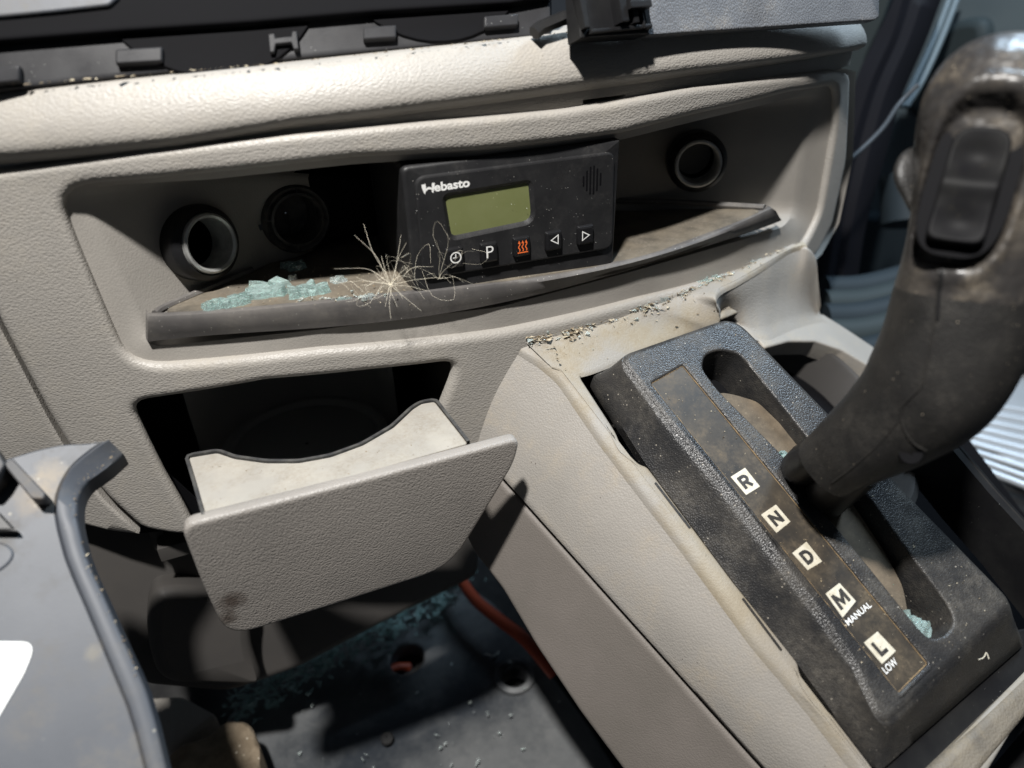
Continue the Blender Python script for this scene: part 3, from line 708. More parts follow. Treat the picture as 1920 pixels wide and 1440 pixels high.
for k, (a, b) in enumerate(zip(wtp, wbp)):
    back_ = nrm(A([.10, 1, .25])); 
    row = [a+A([0, .010, -.0008]), a+A([0, .003, .0001]), a+A([0, .0012, 0]), a+A([0, .0003, -.0005]), a+A([0, 0, -.0014])]
    for t in (.15, .3, .45, .6, .75, .86, .94, 1): row.append(a*(1-t)+b*t+A([0, .003*math.sin(math.pi*t**1.5), -.0012*(1-t)]))
    row = row[:-1]+[b+fwd*.0006+LS.n*.0008, b+fwd*.002+LS.n*.0002, b+fwd*.005-LS.n*.0004]
    secs.append(row)
loft('step_wall', BEIGE2, secs, con, 60, closed=False)
arc_px = [(1775, 835), (1700, 800), (1668, 730), (1632, 688), (1580, 657), (1530, 640), (1480, 640), (1436, 652), (1425, 640)]
plate('lower_shelf', BEIGE2, LS.M, rnd(LS.uvs([(1380, 600), (1388, 603), (1410, 608), (1455, 606), (1505, 592), (1542, 588), (1578, 610), (1665, 668), (1730, 738), (1800, 812)]+arc_px), .0015, 3), con, prof=fil(.0012, .012), angle=50)
bu = LS.uv(1545, 752); bc = LS.M(*bu, -.002); br_ = float(np.mean([np.linalg.norm(LS.uv(*p)-bu) for p in arc_px[2:7]]))
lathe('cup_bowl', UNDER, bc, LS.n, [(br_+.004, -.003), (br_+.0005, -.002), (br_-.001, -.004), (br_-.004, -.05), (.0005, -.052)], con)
# black bin beside the gate
bin_px = [(1772, 834), (1850, 927), (1935, 1020), (2040, 1150)]
bi = [CF.M(*CF.uv(*p), .0) for p in bin_px]; bo = [CF.M(*CF.uv(px+17, py-9), .0) for px, py in bin_px]
loft('bin_rim', BLACK, [[a-CF.n*.03 for a in bi], [a+CF.n*.0015 for a in bi], [(a*.6+b*.4)+CF.n*.0025 for a, b in zip(bi, bo)], [(a*.5+b*.5)+CF.n*.0012 for a, b in zip(bi, bo)], [(a*.4+b*.6)+CF.n*.0022 for a, b in zip(bi, bo)], [b+CF.n*.001 for b in bo], [b-CF.n*.03 for b in bo]], con, 25, closed=False)
plate('lower_rim', BRIM, lambda u, v, w=0: CF.M(u, v, w+.0012), rnd(CF.uvs([(1700, 1490), (1722, 1462), (1940, 1250), (1990, 1225), (1950, 1312), (1838, 1446), (1790, 1530)]), .003, 3), con, prof=fil(.003, .02, 4), angle=50)
plate('gasket', BLACK, lambda u, v, w=0: CF.M(u, v, w-.003), rnd(CF.uvs([(1600, 1500), (1660, 1400), (1900, 1180), (1960, 1170), (1960, 1240), (1714, 1478), (1660, 1530)]), .002, 2), con, prof=fil(.001, .01))

# ------------------------------------------------------------------ SELECTOR GATE
gate = thing('selector_gate', 'dusty black gear selector gate with a long slot and letters R N D M L', 'selector gate', tuple(CF.M(*CF.uv(1500, 1000), -.01)))
T4 = [(1168, 668), (1377, 592), (1905, 1133), (1688, 1375)]
Tu = GF.uvs(T4)
B_left = [(1106, 706), (1208, 866), (1374, 1090), (1494, 1243), (1562, 1337), (1646, 1450)]
Bl = [CF.M(*CF.uv(*p), .0) for p in B_left]
tr = GF.M(*Tu[1]); brp = GF.M(*Tu[2])
B_tr = tr-gn*.016+e2*.003+e1*.001; B_br = CF.M(*CF.uv(1925, 1205), .0)
B_rear0 = Bl[0]
def ringfrom(left, TRp, BRp, n=30, r=.004):
    # left side listed rear to front; then front-right, rear-right
    L = left+[BRp, TRp]
    return resamp(rnd(L, [r]+[.002]*(len(left)-2)+[r, r, r*1.3], 5), 240, True)
Tleft = [GF.M(*GF.uv(*p)) for p in [(1158, 668), (1250, 790), (1350, 907), (1414, 990), (1474, 1073), (1535, 1153), (1592, 1234), (1655, 1370)]]
rT = ringfrom(Tleft, tr, brp, r=.007); rBt = ringfrom(Bl, B_tr, B_br, r=.004)
rBt = align(rT, rBt)
def gi(ring, d):
    U = ccw([GF.to(p) for p in ring]); U = inset(U, d); return U
rt_uv = [GF.to(p) for p in rT]; s_ = sum(rt_uv[i-1][0]*rt_uv[i][1]-rt_uv[i][0]*rt_uv[i-1][1] for i in range(240))
if s_ < 0: rt_uv = rt_uv[::-1]; rBt = rBt[::-1]
edge0 = [GF.M(*p, 0) for p in rt_uv]
slotp = [(1316, 690), (1322, 664), (1350, 655), (1384, 662), (1400, 678), (1512, 818), (1622, 922), (1700, 1030), (1782, 1140), (1790, 1168), (1775, 1192), (1745, 1200), (1722, 1178), (1640, 1075), (1539, 952), (1463, 848), (1347, 732)]
slot_uv = rnd(GF.uvs(slotp), [.003, .003, .003, .003, .003, .003, .004, .004, .003, .003, .003, .003, .003, .004, .004, .004, .004], 4)
stp = [(1221, 718), (1281, 684), (1741, 1244), (1686, 1299)]
st_uv = rnd(GF.uvs(stp), .0006, 2)
bmg = bmesh.new()
rings = [[p-gn*.006 for p in rBt], rBt]
for t, w in ((.35, .0), (.6, .0006), (.78, .0012), (.88, .0014), (.95, .0012), (1., .0006)):
    tgt = [GF.M(*p, -.0018) for p in rt_uv]
    rings.append([a*(1-t)+b*t+gn*w for a, b in zip(rBt, tgt)])
for ins, w in ((.0008, -.0007), (.0016, -.0002), (.0028, 0)):
    rings.append([GF.M(*p, w) for p in inset(rt_uv, ins)])
add_loft(bmg, rings)
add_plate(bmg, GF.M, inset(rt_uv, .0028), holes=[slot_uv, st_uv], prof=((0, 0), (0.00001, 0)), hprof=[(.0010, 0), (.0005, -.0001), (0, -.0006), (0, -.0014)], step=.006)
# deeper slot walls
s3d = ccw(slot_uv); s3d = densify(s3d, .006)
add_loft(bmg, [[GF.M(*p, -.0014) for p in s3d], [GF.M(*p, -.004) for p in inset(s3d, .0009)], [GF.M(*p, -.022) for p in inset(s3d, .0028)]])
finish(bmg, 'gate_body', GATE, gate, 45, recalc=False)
strip_o = plate('label_strip', STRIP, lambda u, v, w=0: GF.M(u, v, w-.0009), GF.uvs(stp), gate, prof=((0, -.0004), (0, -.0001), (.0003, 0)))
def grimeline(a, b):
    pts = [GF.M(*GF.uv(a[0]+(b[0]-a[0])*t, a[1]+(b[1]-a[1])*t), -.0009+rng.normal()*.00008) for t in np.linspace(0, 1, 60)]
    return pts
bmq = bmesh.new()
for a, b in zip(stp, stp[1:]+stp[:1]):
    ph = rng.uniform(0, 9); add_tube(bmq, grimeline(a, b), lambda s: .00016+.00022*abs(math.sin(s*37+ph)*math.sin(s*91+ph)), 5)
finish(bmq, 'strip_grime', GRIME, gate)
sw = [(1345, 735), (1372, 738), (1420, 752), (1470, 800), (1520, 858), (1600, 945), (1660, 1035), (1694, 1100), (1706, 1165), (1690, 1180), (1620, 1100), (1450, 880)]
def SLM(u, v, w=0.): return GF.M(u, v, w-.0075)
plate('slide_cover', SLIDER, SLM, rnd(GF.uvs(sw, -.0075), .003, 3), gate, prof=((0, -.002), (0, -.0003), (.0003, 0)), step=.006)
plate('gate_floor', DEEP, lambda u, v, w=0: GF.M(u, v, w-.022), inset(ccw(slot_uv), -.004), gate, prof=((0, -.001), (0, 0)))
def arc(cx, cy, rx, ry, a, b, n=14): return [(cx+rx*math.cos(math.radians(a+(b-a)*k/n)), cy+ry*math.sin(math.radians(a+(b-a)*k/n))) for k in range(n+1)]
GLY = {'R': [[(.2, .1), (.2, .9)], [(.12, .83)]+arc(.52, .65, .24, .18, 90, -90)+[(.2, .47)], [(.5, .47), (.80, .1)]],
       'N': [[(.2, .08), (.2, .92)], [(.2, .86), (.8, .14)], [(.8, .08), (.8, .92)]],
       'D': [[(.22, .1), (.22, .9)], [(.12, .83)]+arc(.45, .5, .33, .33, 90, -90)+[(.12, .17)]],
       'M': [[(.12, .08), (.12, .92)], [(.12, .88), (.5, .3), (.88, .88)], [(.88, .08), (.88, .92)]],
       'L': [[(.25, .92), (.25, .1)], [(.14, .18), (.82, .18)]]}
tiles = [('R', (1370, 894), (1397, 877), (1425, 912), (1399, 928)), ('N', (1427, 965), (1455, 946), (1482, 978), (1456, 999)), ('D', (1485.5, 1037), (1512, 1015.6), (1541.5, 1052.7), (1514.6, 1069)),
         ('M', (1548, 1113), (1574, 1093), (1605, 1127), (1580, 1158)), ('L', (1620, 1205), (1645.4, 1184), (1680, 1220.7), (1653.5, 1245))]
for ch, ul, ur, lr, ll in tiles:
    q = GF.uvs([ul, ur, lr, ll], -.0007)
    t = plate('letter_tile', TILE, lambda a, b, w=0: GF.M(a, b, w-.0007), q, strip_o, prof=((0, -.0002), (0, 0)))
    tag(t, 'cream tile with the letter '+ch)
    def Q(x, y): x = .5+(x-.5)*.74; y = .5+(y-.5)*.74; return (q[3]*(1-x)+q[2]*x)*(1-y)+(q[0]*(1-x)+q[1]*x)*y
    bm = bmesh.new()
    for si, st_ in enumerate(GLY[ch]):
        P = [Q(*p) for p in st_]; n_ = len(P); La = []; Ra = []
        for i in range(n_):
            a, b = P[max(i-1, 0)], P[min(i+1, n_-1)]; t_ = nrm(b-a); qn = A([-t_[1], t_[0]])
            k_ = 1/max(.5, abs(qn@A([-nrm(P[i]-a)[1], nrm(P[i]-a)[0]]))) if 0 < i < n_-1 else 1
            La.append(P[i]+qn*.00072*k_); Ra.append(P[i]-qn*.00072*k_)
        vl = [bm.verts.new(GF.M(*p, -.00064+si*.000006)) for p in La]; vr = [bm.verts.new(GF.M(*p, -.00064+si*.000006)) for p in Ra]
        for i in range(n_-1): bm.faces.new((vl[i], vl[i+1], vr[i+1], vr[i]))
    finish(bm, 'gear_letter', INK, strip_o, 20, smooth=False)
for s, (a, b), hh in (('MANUAL', ((1593, 1173), (1640, 1140)), .0023), ('LOW', ((1664, 1264), (1689, 1247)), .0026)):
    ua, ub = GF.uv(*a), GF.uv(*b)
    bm = bmesh.new(); text_bm(bm, s, GF.M, ua[0], ua[1], hh, -.0006, width=np.linalg.norm(ub-ua), bold=.01, ext=.004)
    finish(bm, 'gear_word', PRINT, strip_o, 20, smooth=False)

# ------------------------------------------------------------------ GEAR LEVER
lev = thing('gear_lever', 'worn black gear lever with rocker switch in its dusty head, rising from the gate slot', 'gear lever', tuple(GF.M(*GF.uv(1510, 905), -.01)))
ax = [(1556, 872, .268, 63), (1583, 852, .262, 69), (1618, 828, .255, 78), (1678, 786, .246, 95), (1740, 728, .238, 114), (1784, 648, .231, 121), (1808, 562, .226, 121), (1825, 480, .222, 116), (1836, 400, .219, 113), (1845, 320, .217, 116), (1856, 240, .215, 122), (1870, 180, .214, 120), (1886, 130, .2135, 98), (1898, 98, .213, 66), (1903, 82, .213, 28)]
AX = spline([A([*atd(x, y, d), w*d/F]) for x, y, d, w in ax], 150)
NS, NT = 150, 144
upv = nrm(ray(1835, 340))*-1
rows = []
for i in range(NS):
    p = AX[i][:3]; rr = max(AX[i][3], .0005)
    t = nrm(AX[min(i+1, NS-1)][:3]-AX[max(i-1, 0)][:3]); vdir = nrm(CAM-p); side_ = nrm(np.cross(t, vdir)); dep = np.cross(side_, t)
    if dep@vdir < 0: dep = -dep
    kd = 1.0+.12*math.sin(i/NS*3)
    ring = []
    for k in range(NT):
        th = 2*math.pi*k/NT; c, s = math.cos(th), math.sin(th); ex = 2/2.4
        ring.append(p+side_*rr*math.copysign(abs(c)**ex, c)+dep*rr*kd*math.copysign(abs(s)**ex, s))
    rows.append(ring)
GA = A(rows)                              # displace the switch recess into the head
hc = atd(1822, 333, .200); a_dir = nrm(atd(1851, 234, .200)-atd(1793, 434, .200)); vn = nrm(CAM-hc); b_dir = nrm(np.cross(a_dir, vn)); vn = nrm(np.cross(b_dir, a_dir)); vn = vn if vn@(CAM-hc) > 0 else -vn
LA, LB_ = 148*.2/F, 76*.2/F
for i in range(NS):
    for k in range(NT):
        d = GA[i, k]-hc; front = (GA[i, k]-AX[i][:3])@(CAM-AX[i][:3]) > 0
        if not front: continue
        u, v = d@a_dir/LA, d@b_dir/LB_; rho = (abs(u)**3.2+abs(v)**3.2)**(1/3.2)
        if rho < 1.05: GA[i, k] = GA[i, k]-vn*.0055*min(1, (1.05-rho)/.10)
        elif rho < 1.32: GA[i, k] = GA[i, k]+vn*.0011*math.sin((rho-1.05)/.27*math.pi)
split = 66
def gripmesh(i0, i1, name, m, cap0, cap1):
    bm = bmesh.new(); add_loft(bm, [[p for p in GA[i]] for i in range(i0, i1)], True, cap0, cap1); return finish(bm, name, m, lev, 60)
bt = bmesh.new(); add_loft(bt, [[p for p in GA[i]] for i in range(NS)], True, True, True); BV = BVHTree.FromBMesh(bt); bt.free()
g1 = gripmesh(0, split+1, 'grip', GRIP, True, False)
g2 = gripmesh(split, NS, 'grip_head', HEAD, False, True)
def onmesh(px, py):
    r = nrm(ray(px, py)); h = BV.ray_cast(Vector(CAM), Vector(r)); return A(h[0][:]) if h[0] is not None else None
# rocker switch
RF = Frame(hc-vn*.0010-a_dir*.0016, b_dir, vn)
plate('recess_shade', DEEP, Frame(hc-vn*.0047, b_dir, vn).M, [A([LB_*.98*math.copysign(abs(math.cos(t))**.62, math.cos(t)), LA*.98*math.copysign(abs(math.sin(t))**.62, math.sin(t))]) for t in np.linspace(0, 2*math.pi, 60, endpoint=False)], lev, prof=((0, -.001), (0, 0)))  # black plate puts the deep shade of the recess behind the rocker
def RMp(u, v, w=0.):
    q = RF.b@a_dir; y = v/LA*(1 if q > 0 else -1)
    dish = -.0022*math.exp(-((y-.38)/.22)**2-(u/.0062)**2)-.0018*math.exp(-((y+.5)/.2)**2-(u/.006)**2)+.0012*math.exp(-((y+.02)/.13)**2)
    return RF.M(u, v, w+dish+.0008)
u0, v0 = 49*.2/F, 113*.2/F
ru = rnd(rect(-u0, -v0, u0, v0), [.0035, .0035, .006, .006] if (RF.b@a_dir) > 0 else [.006, .006, .0035, .0035], 6)
rk = plate('rocker_switch', SWITCH, RMp, ru, lev, prof=fil(.0010, .005, 4), step=.0012, angle=60, soft=True)
# trigger lobe on the left of the head
lob = [A([*atd(x, y, .224)]) for x, y in [(1740, 285), (1712, 276), (1688, 290), (1675, 318), (1678, 345), (1692, 372), (1714, 408), (1745, 420)]]
lc = nrm(ray(1710, 340)); lcs = spline(lob, 30)
loft('trigger', GRIP, [[p+lc*.008 for p in lcs], [p+lc*.0015 for p in lcs], [p*.9+sum(lcs)/30*.1 for p in lcs], [sum(lcs)/30-lc*.0012+(p-sum(lcs)/30)*.55 for p in lcs], [sum(lcs)/30-lc*.0014+(p-sum(lcs)/30)*.02 for p in lcs]], lev, 60)
# moulded parting lines and screw hole, laid on the grip's surface
def surf_line(name, pix, r, m, parent, lift=0.):
    P = [onmesh(*p) for p in spline(pix, 60)]; P = [p for p in P if p is not None]
    P = [p+nrm(CAM-p)*lift for p in P]
    return tube(name, m, P, r, parent, seg=6)
surf_line('parting_line', [(1760, 500), (1757, 560), (1750, 620), (1740, 675), (1728, 722), (1710, 742), (1694, 760), (1690, 782), (1696, 806), (1712, 830), (1735, 845)], .0005, GRIP, g1)
surf_line('parting_line', [(1768, 496), (1764, 530), (1760, 565), (1757, 600)], .0006, BLACK, g1)
surf_line('mould_line', [(1560, 905), (1600, 875), (1650, 830), (1684, 790)], .0003, GRIP, g1)
hp = onmesh(1708, 850)
if hp is not None:
    lathe('screw_hole', DEEP, hp, nrm(CAM-hp), [(.0038, -.001), (.0034, .0003), (.0005, .0002)], g1)
# shaft pieces out of the slot
sb = GF.M(*GF.uv(1492, 905, -.012), -.012); d0 = atd(1548, 858, .278); 
tube('shaft', BLACK, [GF.M(*GF.uv(1478, 895, -.006), -.006), GF.M(*GF.uv(1490, 886, -.004), -.002), atd(1513, 865, .2830), atd(1560, 835, .270)], .0075, lev, seg=24)
tube('shaft', BLACK, [GF.M(*GF.uv(1535, 940, -.012), -.012), GF.M(*GF.uv(1545, 930, -.004), -.002), atd(1573, 905, .283), atd(1610, 870, .268)], .0095, lev, seg=24)

# ------------------------------------------------------------------ LOWER LEFT LOOSE TRIM
LF = Frame(atd(130, 1100, .235), (1, 0, 0), nrm([.10, -.62, .78]))
ltp = thing('loose_trim_panel', 'dark grey loose plastic trim panel with a curved rim, leaning in at the lower left corner', 'trim panel', tuple(LF.M(0, -.05, -.02)))
def z3(p): return [(x/2.18, 780+y/2.18) for x, y in p]
inner = [(440, 97), (385, 130), (330, 172), (285, 215), (255, 265), (232, 320), (225, 380), (238, 460), (270, 580), (310, 680), (350, 770), (392, 870), (432, 965), (478, 1075), (522, 1180), (560, 1300), (595, 1440), (650, 1640)]
outer = [(495, 135), (460, 170), (430, 200), (390, 232), (350, 262), (325, 300), (314, 345), (316, 420), (345, 545), (380, 640), (420, 722), (470, 835), (520, 945), (562, 1035), (602, 1130), (640, 1260), (682, 1440), (740, 1640)]
fpx = z3([(-300, 260), (0, 185), (60, 165), (150, 138), (250, 116), (370, 111)])+z3(inner)+[(-150, 1560)]
plate('panel_face', FRONTP, LF.M, rnd(LF.uvs(fpx), .002, 2), ltp, prof=((0, -.004), (0, -.0006), (.0006, 0)), step=.012)
I3 = resamp([LF.uv(*p) for p in z3(inner)], 90); O3 = resamp([LF.uv(*p) for p in z3(outer)], 90)
secs = []
for k, (a, b) in enumerate(zip(I3, O3)):
    s = k/89; drop = .006*max(0, 1-s*4)
    secs.append([LF.M(*a, -.0012), LF.M(*(a*.95+b*.05), .0005), LF.M(*(a*.86+b*.14), .0009), LF.M(*(a*.15+b*.85), .0008-drop), LF.M(*(a*.04+b*.96), .0003-drop), LF.M(*b, -.002-drop), LF.M(*b, -.012-drop)])
loft('curved_rim', FRONTP, secs, ltp, 50, closed=False)
dc = LF.M(*LF.uv(72, 930))-ORG[ltp.name]; dc2 = LF.M(*LF.uv(95, 890))-ORG[ltp.name]; dc3 = LF.M(*LF.uv(175, 1225))-ORG[ltp.name]
bpy.data.objects['panel_face'].data.materials[0] = mat('dusty_grey_black_plastic', (.060, .066, .078), .5, (.078, .084, .096), 22, scuff=True, fine=.00002, fscale=1500, dust=(.2, .175, .135), dscale=30, dramp=(.48, .75), damt=.7, speck=(.35, .33, .28), sscale=210, sth=.14,
    stain=[(tuple(dc), .008, (.19, .15, .10), .7), (tuple(dc2), .006, (.20, .16, .105), .65), (tuple(dc3), .003, (.17, .15, .11), .5)])
# broken clip standing on the panel
def zuv(x, y): return LF.uv(x/2.18, 780+y/2.18)
bmc = bmesh.new()
add_plate(bmc, lambda u, v, w=0: LF.M(u, v, w+.009), rnd([zuv(*p) for p in [(45, 228), (82, 205), (215, 345), (205, 368), (158, 366)]], .0006, 2), prof=((0, -.012), (0, -.0004), (.0004, 0)))
finish(bmc, 'clip_post', DUSTY, ltp, recalc=False)
bmc = bmesh.new()
add_plate(bmc, lambda u, v, w=0: LF.M(u, v, w+.011), rnd([zuv(*p) for p in [(-120, 130), (0, 140), (60, 235), (30, 285), (-10, 330), (-120, 300)]], .0008, 2), prof=((0, -.012), (0, -.0004), (.0004, 0)))
finish(bmc, 'clip_block', DUSTY, ltp, recalc=False)
bmc = bmesh.new()
add_plate(bmc, lambda u, v, w=0: LF.M(u, v, w+.005), rnd([zuv(*p) for p in [(-120, 400), (0, 395), (70, 470), (90, 482), (-120, 480)]], .0008, 2), prof=((0, -.006), (0, -.0004), (.0004, 0)))
finish(bmc, 'clip_foot', BLACK, ltp, recalc=False)
plate('raised_pad', FRONTP, lambda u, v, w=0: LF.M(u, v, w+.0006), rnd([zuv(*p) for p in [(-90, 500), (30, 520), (66, 560), (40, 610), (-90, 690)]], .003, 4), ltp, prof=fil(.0008, .001))
stk = plate('sticker', PAPER, lambda u, v, w=0: LF.M(u, v, w+.0004), rnd([zuv(*p) for p in [(-200, 920), (118, 924), (138, 955), (100, 1050), (0, 1222), (-200, 1500)]], [.001, .002, .003, .002, .001, .001], 4), None, prof=((0, -.0002), (0, 0)))
tag(stk, 'blank white label with rounded corners, stuck on the grey loose trim panel', 'label')

# ------------------------------------------------------------------ BLACK FRAME ABOVE THE PAD
FF = Frame(A([0, .0130, .0615]), (1, -.13, 0), nrm([-.1134, -.873, .47]))
frm = thing('black_frame', 'glossy black plastic mounting frame with clip tabs, above the beige pad at the upper left', 'mounting frame', (-.07, .03, .06))
face = [(-150, 190), (0, 168), (550, 110), (1034, 64), (1032, 0), (1028, -80), (-150, -60)]
plate('frame_face', GLOSSB, FF.M, FF.uvs(face), frm, prof=fil(.0008, .004), step=.02)
for (x0, y0, x1, y1, slope, h) in [(-30, 128, 36, 158, -.10, .003), (216, 92, 304, 120, -.06, .003), (681, 50, 743, 74, -.06, .003), (908, 30, 972, 52, -.08, .003)]:
    dy = slope*(x1-x0)
    plate('clip_tab', GLOSSB, lambda u, v, w=0: FF.M(u, v, w+h), rnd(FF.uvs([(x0, y1), (x1, y1+dy), (x1, y0+dy), (x0, y0)], h), .0006, 2), frm, prof=fil(.0006, h))
t = plate('clip_hook', GLOSSB, lambda u, v, w=0: FF.M(u, v, w+.003), FF.uvs([(506, 98), (514, 97), (517, 82), (546, 79), (551, 92), (560, 91), (556, 58), (548, 58), (546, 68), (516, 71), (514, 62), (503, 64)], .003), frm, prof=fil(.0003, .003))
upb = [(-200, 92), (0, 76), (240, 57), (470, 42), (700, 22), (960, 5), (1040, -10), (1040, -120), (-200, -100)]
plate('upper_beam', DEEP, lambda u, v, w=0: FF.M(u, v, w+.004), FF.uvs(upb, .004), frm, prof=fil(.001, .004), step=.03)
for (cx_, cy_, r_) in ((380, -76, 172), (803, -128, 172)):
    c = FF.uv(cx_, cy_, .001); rr = r_*.31/F
    plate('black_lobe', DEEP, lambda u, v, w=0: FF.M(u, v, w+.001), [c+A([rr*math.cos(a), rr*math.sin(a)]) for a in np.linspace(0, 2*math.pi, 48, endpoint=False)], frm, prof=fil(.0005, .001))  # flat black discs, nearly flush with the frame face
plate('grey_top_face', FRONTP, lambda u, v, w=0: FF.M(u, v, w+.0055), rnd(FF.uvs([(-200, 44), (0, 31), (100, 22), (205, 10), (222, -6), (240, -60), (-200, -60)], .0055), .001, 3), frm, prof=fil(.0008, .003))
plate('vent_liner', DEEP, lambda u, v, w=0: FF.M(u, v, w-.004), FF.uvs([(-200, 182), (0, 162), (1034, 58), (1034, -100), (-200, -100)], -.004), frm, prof=((0, -.001), (0, 0)))

# ------------------------------------------------------------------ LOOSE BLACK TRIM, UPPER RIGHT
TP = Frame(onp(1095, 72, 1, -.007), (1, .17, 0), nrm([.158, -.93, .34]))
trm = thing('loose_black_trim', 'loose black trim bar with woven texture and a clip bracket, lying over the pad at the upper right', 'trim bar', tuple(TP.M(.05, 0, -.01)))
plate('bar_face', TRIM, TP.M, rnd(TP.uvs([(1216, 66), (1640, 38), (1649, 32), (1650, -60), (1216, -60)]), .0008, 3), trm, prof=fil(.0008, .005), step=.015)
plate('bracket', BLACK, lambda u, v, w=0: TP.M(u, v, w+.001), rnd(TP.uvs([(1085, 74), (1110, 70), (1214, 64), (1218, -60), (1078, -60)]), .0006, 2), trm, prof=fil(.0006, .008))
for x0, x1, h in ((1086, 1098, .0035), (1150, 1164, .006), (1176, 1186, .005), (1204, 1214, .003), (1196, 1200, .004)):
    a, b = TP.uv(x0, 60), TP.uv(x1, 60)
    lo_ = TP.uv(x0, 58 if x0 in (1086, 1204, 1196) else 50)[1]
    box('bracket_rib', BLACK, TP.M, a[0], b[0], lo_, TP.uv(x0, -60)[1], .0, h, trm)
a, b = TP.uv(1164, 52), TP.uv(1204, 52); box('bracket_tooth', BLACK, TP.M, a[0], b[0], TP.uv(1180, 26)[1], TP.uv(1180, 12)[1], .0, .0075, trm)
a, b = TP.uv(1098, 60), TP.uv(1214, 60); box('bracket_foot', BLACK, TP.M, a[0], b[0], TP.uv(1150, 62)[1], TP.uv(1150, 55)[1], .0, .0035, trm)
tube('clip_arm', BLACK, [TP.M(*TP.uv(1034, 42), -.012), TP.M(*TP.uv(1046, 32), -.012), TP.M(*TP.uv(1090, 14), -.010)], .0026, trm, seg=6)

# ------------------------------------------------------------------ CAB DOOR AND SILL, out of focus
DX = .56
DFm = Frame(A([DX, .4, 0]), (0, -1, 0), (-1, 0, 0))
door = thing('cab_door', 'blurred blue grey cab door with black rubber seal, right of the dashboard', 'door', (DX, .5, -.5))
plate('door_skin', DOORP, DFm.M, rnd(DFm.uvs([(1450, -200), (2300, -200), (2300, 520), (1450, 560)]), .02, 4), door, prof=fil(.01, .05), step=.08)
plate('door_pocket', DOORG, lambda u, v, w=0: DFm.M(u, v, w+.012), rnd(DFm.uvs([(1775, 40), (1830, 30), (1848, 45), (1846, 90), (1760, 240), (1690, 215), (1700, 150)], .012), .02, 5), door, prof=fil(.008, .014))
plate('lower_door_skin', DOORD, lambda u, v, w=0: DFm.M(u, v, w+.02), rnd(DFm.uvs([(1500, 402), (1800, 396), (2300, 380), (2300, 700), (1500, 700)], .02), .01, 4), door, prof=fil(.008, .03))
for dx, c in ((0, 0), (14, 1)):
    tube('door_bead', DOORP, spline([atd(1790+dx, -30, .62), atd(1752+dx, 70, .62), atd(1715+dx, 150, .62), atd(1690+dx*.6, 200, .62)], 20), .0028, door)
tube('speaker_ring', DOORD, [atd(1700, 330, .58), atd(1700, 420, .58)], .02, door)
sealpx_l = [(1665, -20), (1645, 60), (1605, 150), (1560, 300), (1545, 420), (1520, 560)]
sealpx_r = [(1772, -20), (1735, 80), (1688, 190), (1662, 290), (1625, 420), (1606, 540)]
sl_, sr_ = spline([atd(*p, .56) for p in sealpx_l], 40), spline([atd(*p, .56) for p in sealpx_r], 40)
secs = []
for a, b in zip(sl_, sr_):
    v = nrm(CAM-a); secs.append([a-v*.05, a, a*.7+b*.3+v*.010, a*.55+b*.45+v*.004, a*.35+b*.65+v*.010, b, b-v*.05])
sl0 = loft('door_seal', SEAL, secs, None, 60, closed=False); tag(sl0, 'thick black rubber door seal curving down behind the dashboard end', 'door seal')
fr2 = Frame(atd(1640, 60, .56), (.6, -.8, 0), nrm([-.8, -.6, 0]))
pil = plate('door_pillar', DOORG, fr2.M, rnd(fr2.uvs([(1560, -60), (1690, -60), (1655, 40), (1622, 110), (1600, 200), (1560, 200)]), .003, 3), None, prof=fil(.002, .02)); tag(pil, 'grey metal door pillar behind the upper right end of the dashboard', 'pillar')
cb = tube('thin_cable', GREYC, spline([atd(1720, 160, .5), atd(1685, 196, .5), atd(1655, 240, .48), atd(1610, 285, .46), atd(1566, 318, .44), atd(1540, 330, .43)], 40), .0017, None); tag(cb, 'thin grey cable hanging between the dashboard end and the door seal', 'cable')
# lower door ledge with soft steps
led = thing('door_ledge', 'dark stepped moulding of the door bottom, blurred behind the console wing', 'door moulding', (.5, .3, -.25))
for k, (y0, m) in enumerate(((540, DOORD), (566, DOORP), (592, DOORD), (622, DOORP), (660, DOORD))):
    a = spline([atd(1545, y0+8, .54-k*.012), atd(1620, y0+4, .54-k*.012), atd(1720, y0-22, .54-k*.012), atd(1850, y0-60, .54-k*.012)], 20)
    tube('moulding_step', DOORD if k % 2 == 0 else DOORG, a, .012, led, seg=18)
plate('moulding_back', DOORD, DFm.M, DFm.uvs([(1400, 560), (2300, 520), (2300, 1100), (1400, 1000)]), led, prof=((0, -.02), (0, 0)))
# ribbed sill
SL = Frame(A([.42, 0, -.26]), nrm([.25, 1, 0]), (0, 0, 1))
sill = thing('door_sill', 'ribbed pale metal door sill seen right of the gear lever', 'door sill', tuple(SL.M(0, 0, -.02)))
su = SL.uvs([(1770, 800), (1840, 730), (1960, 600), (2100, 640), (2100, 900), (1990, 910)])
plate('sill_plate', SILL, SL.M, rnd(su, .004, 3), sill, prof=fil(.002, .02), step=.03)
for k in range(9):
    y = 745+k*17
    a = SL.M(*SL.uv(1775+k*9, y+3), .001); b = SL.M(*SL.uv(2060, y+52+k*4), .001)
    tube('sill_rib', SILL, [a, b], .0028, sill, seg=8)
plate('sill_edge', BLACK, lambda u, v, w=0: SL.M(u, v, w-.02), SL.uvs([(1700, 840), (1790, 800), (2100, 930), (2100, 1300), (1750, 1300)], -.02), sill, prof=fil(.003, .03))

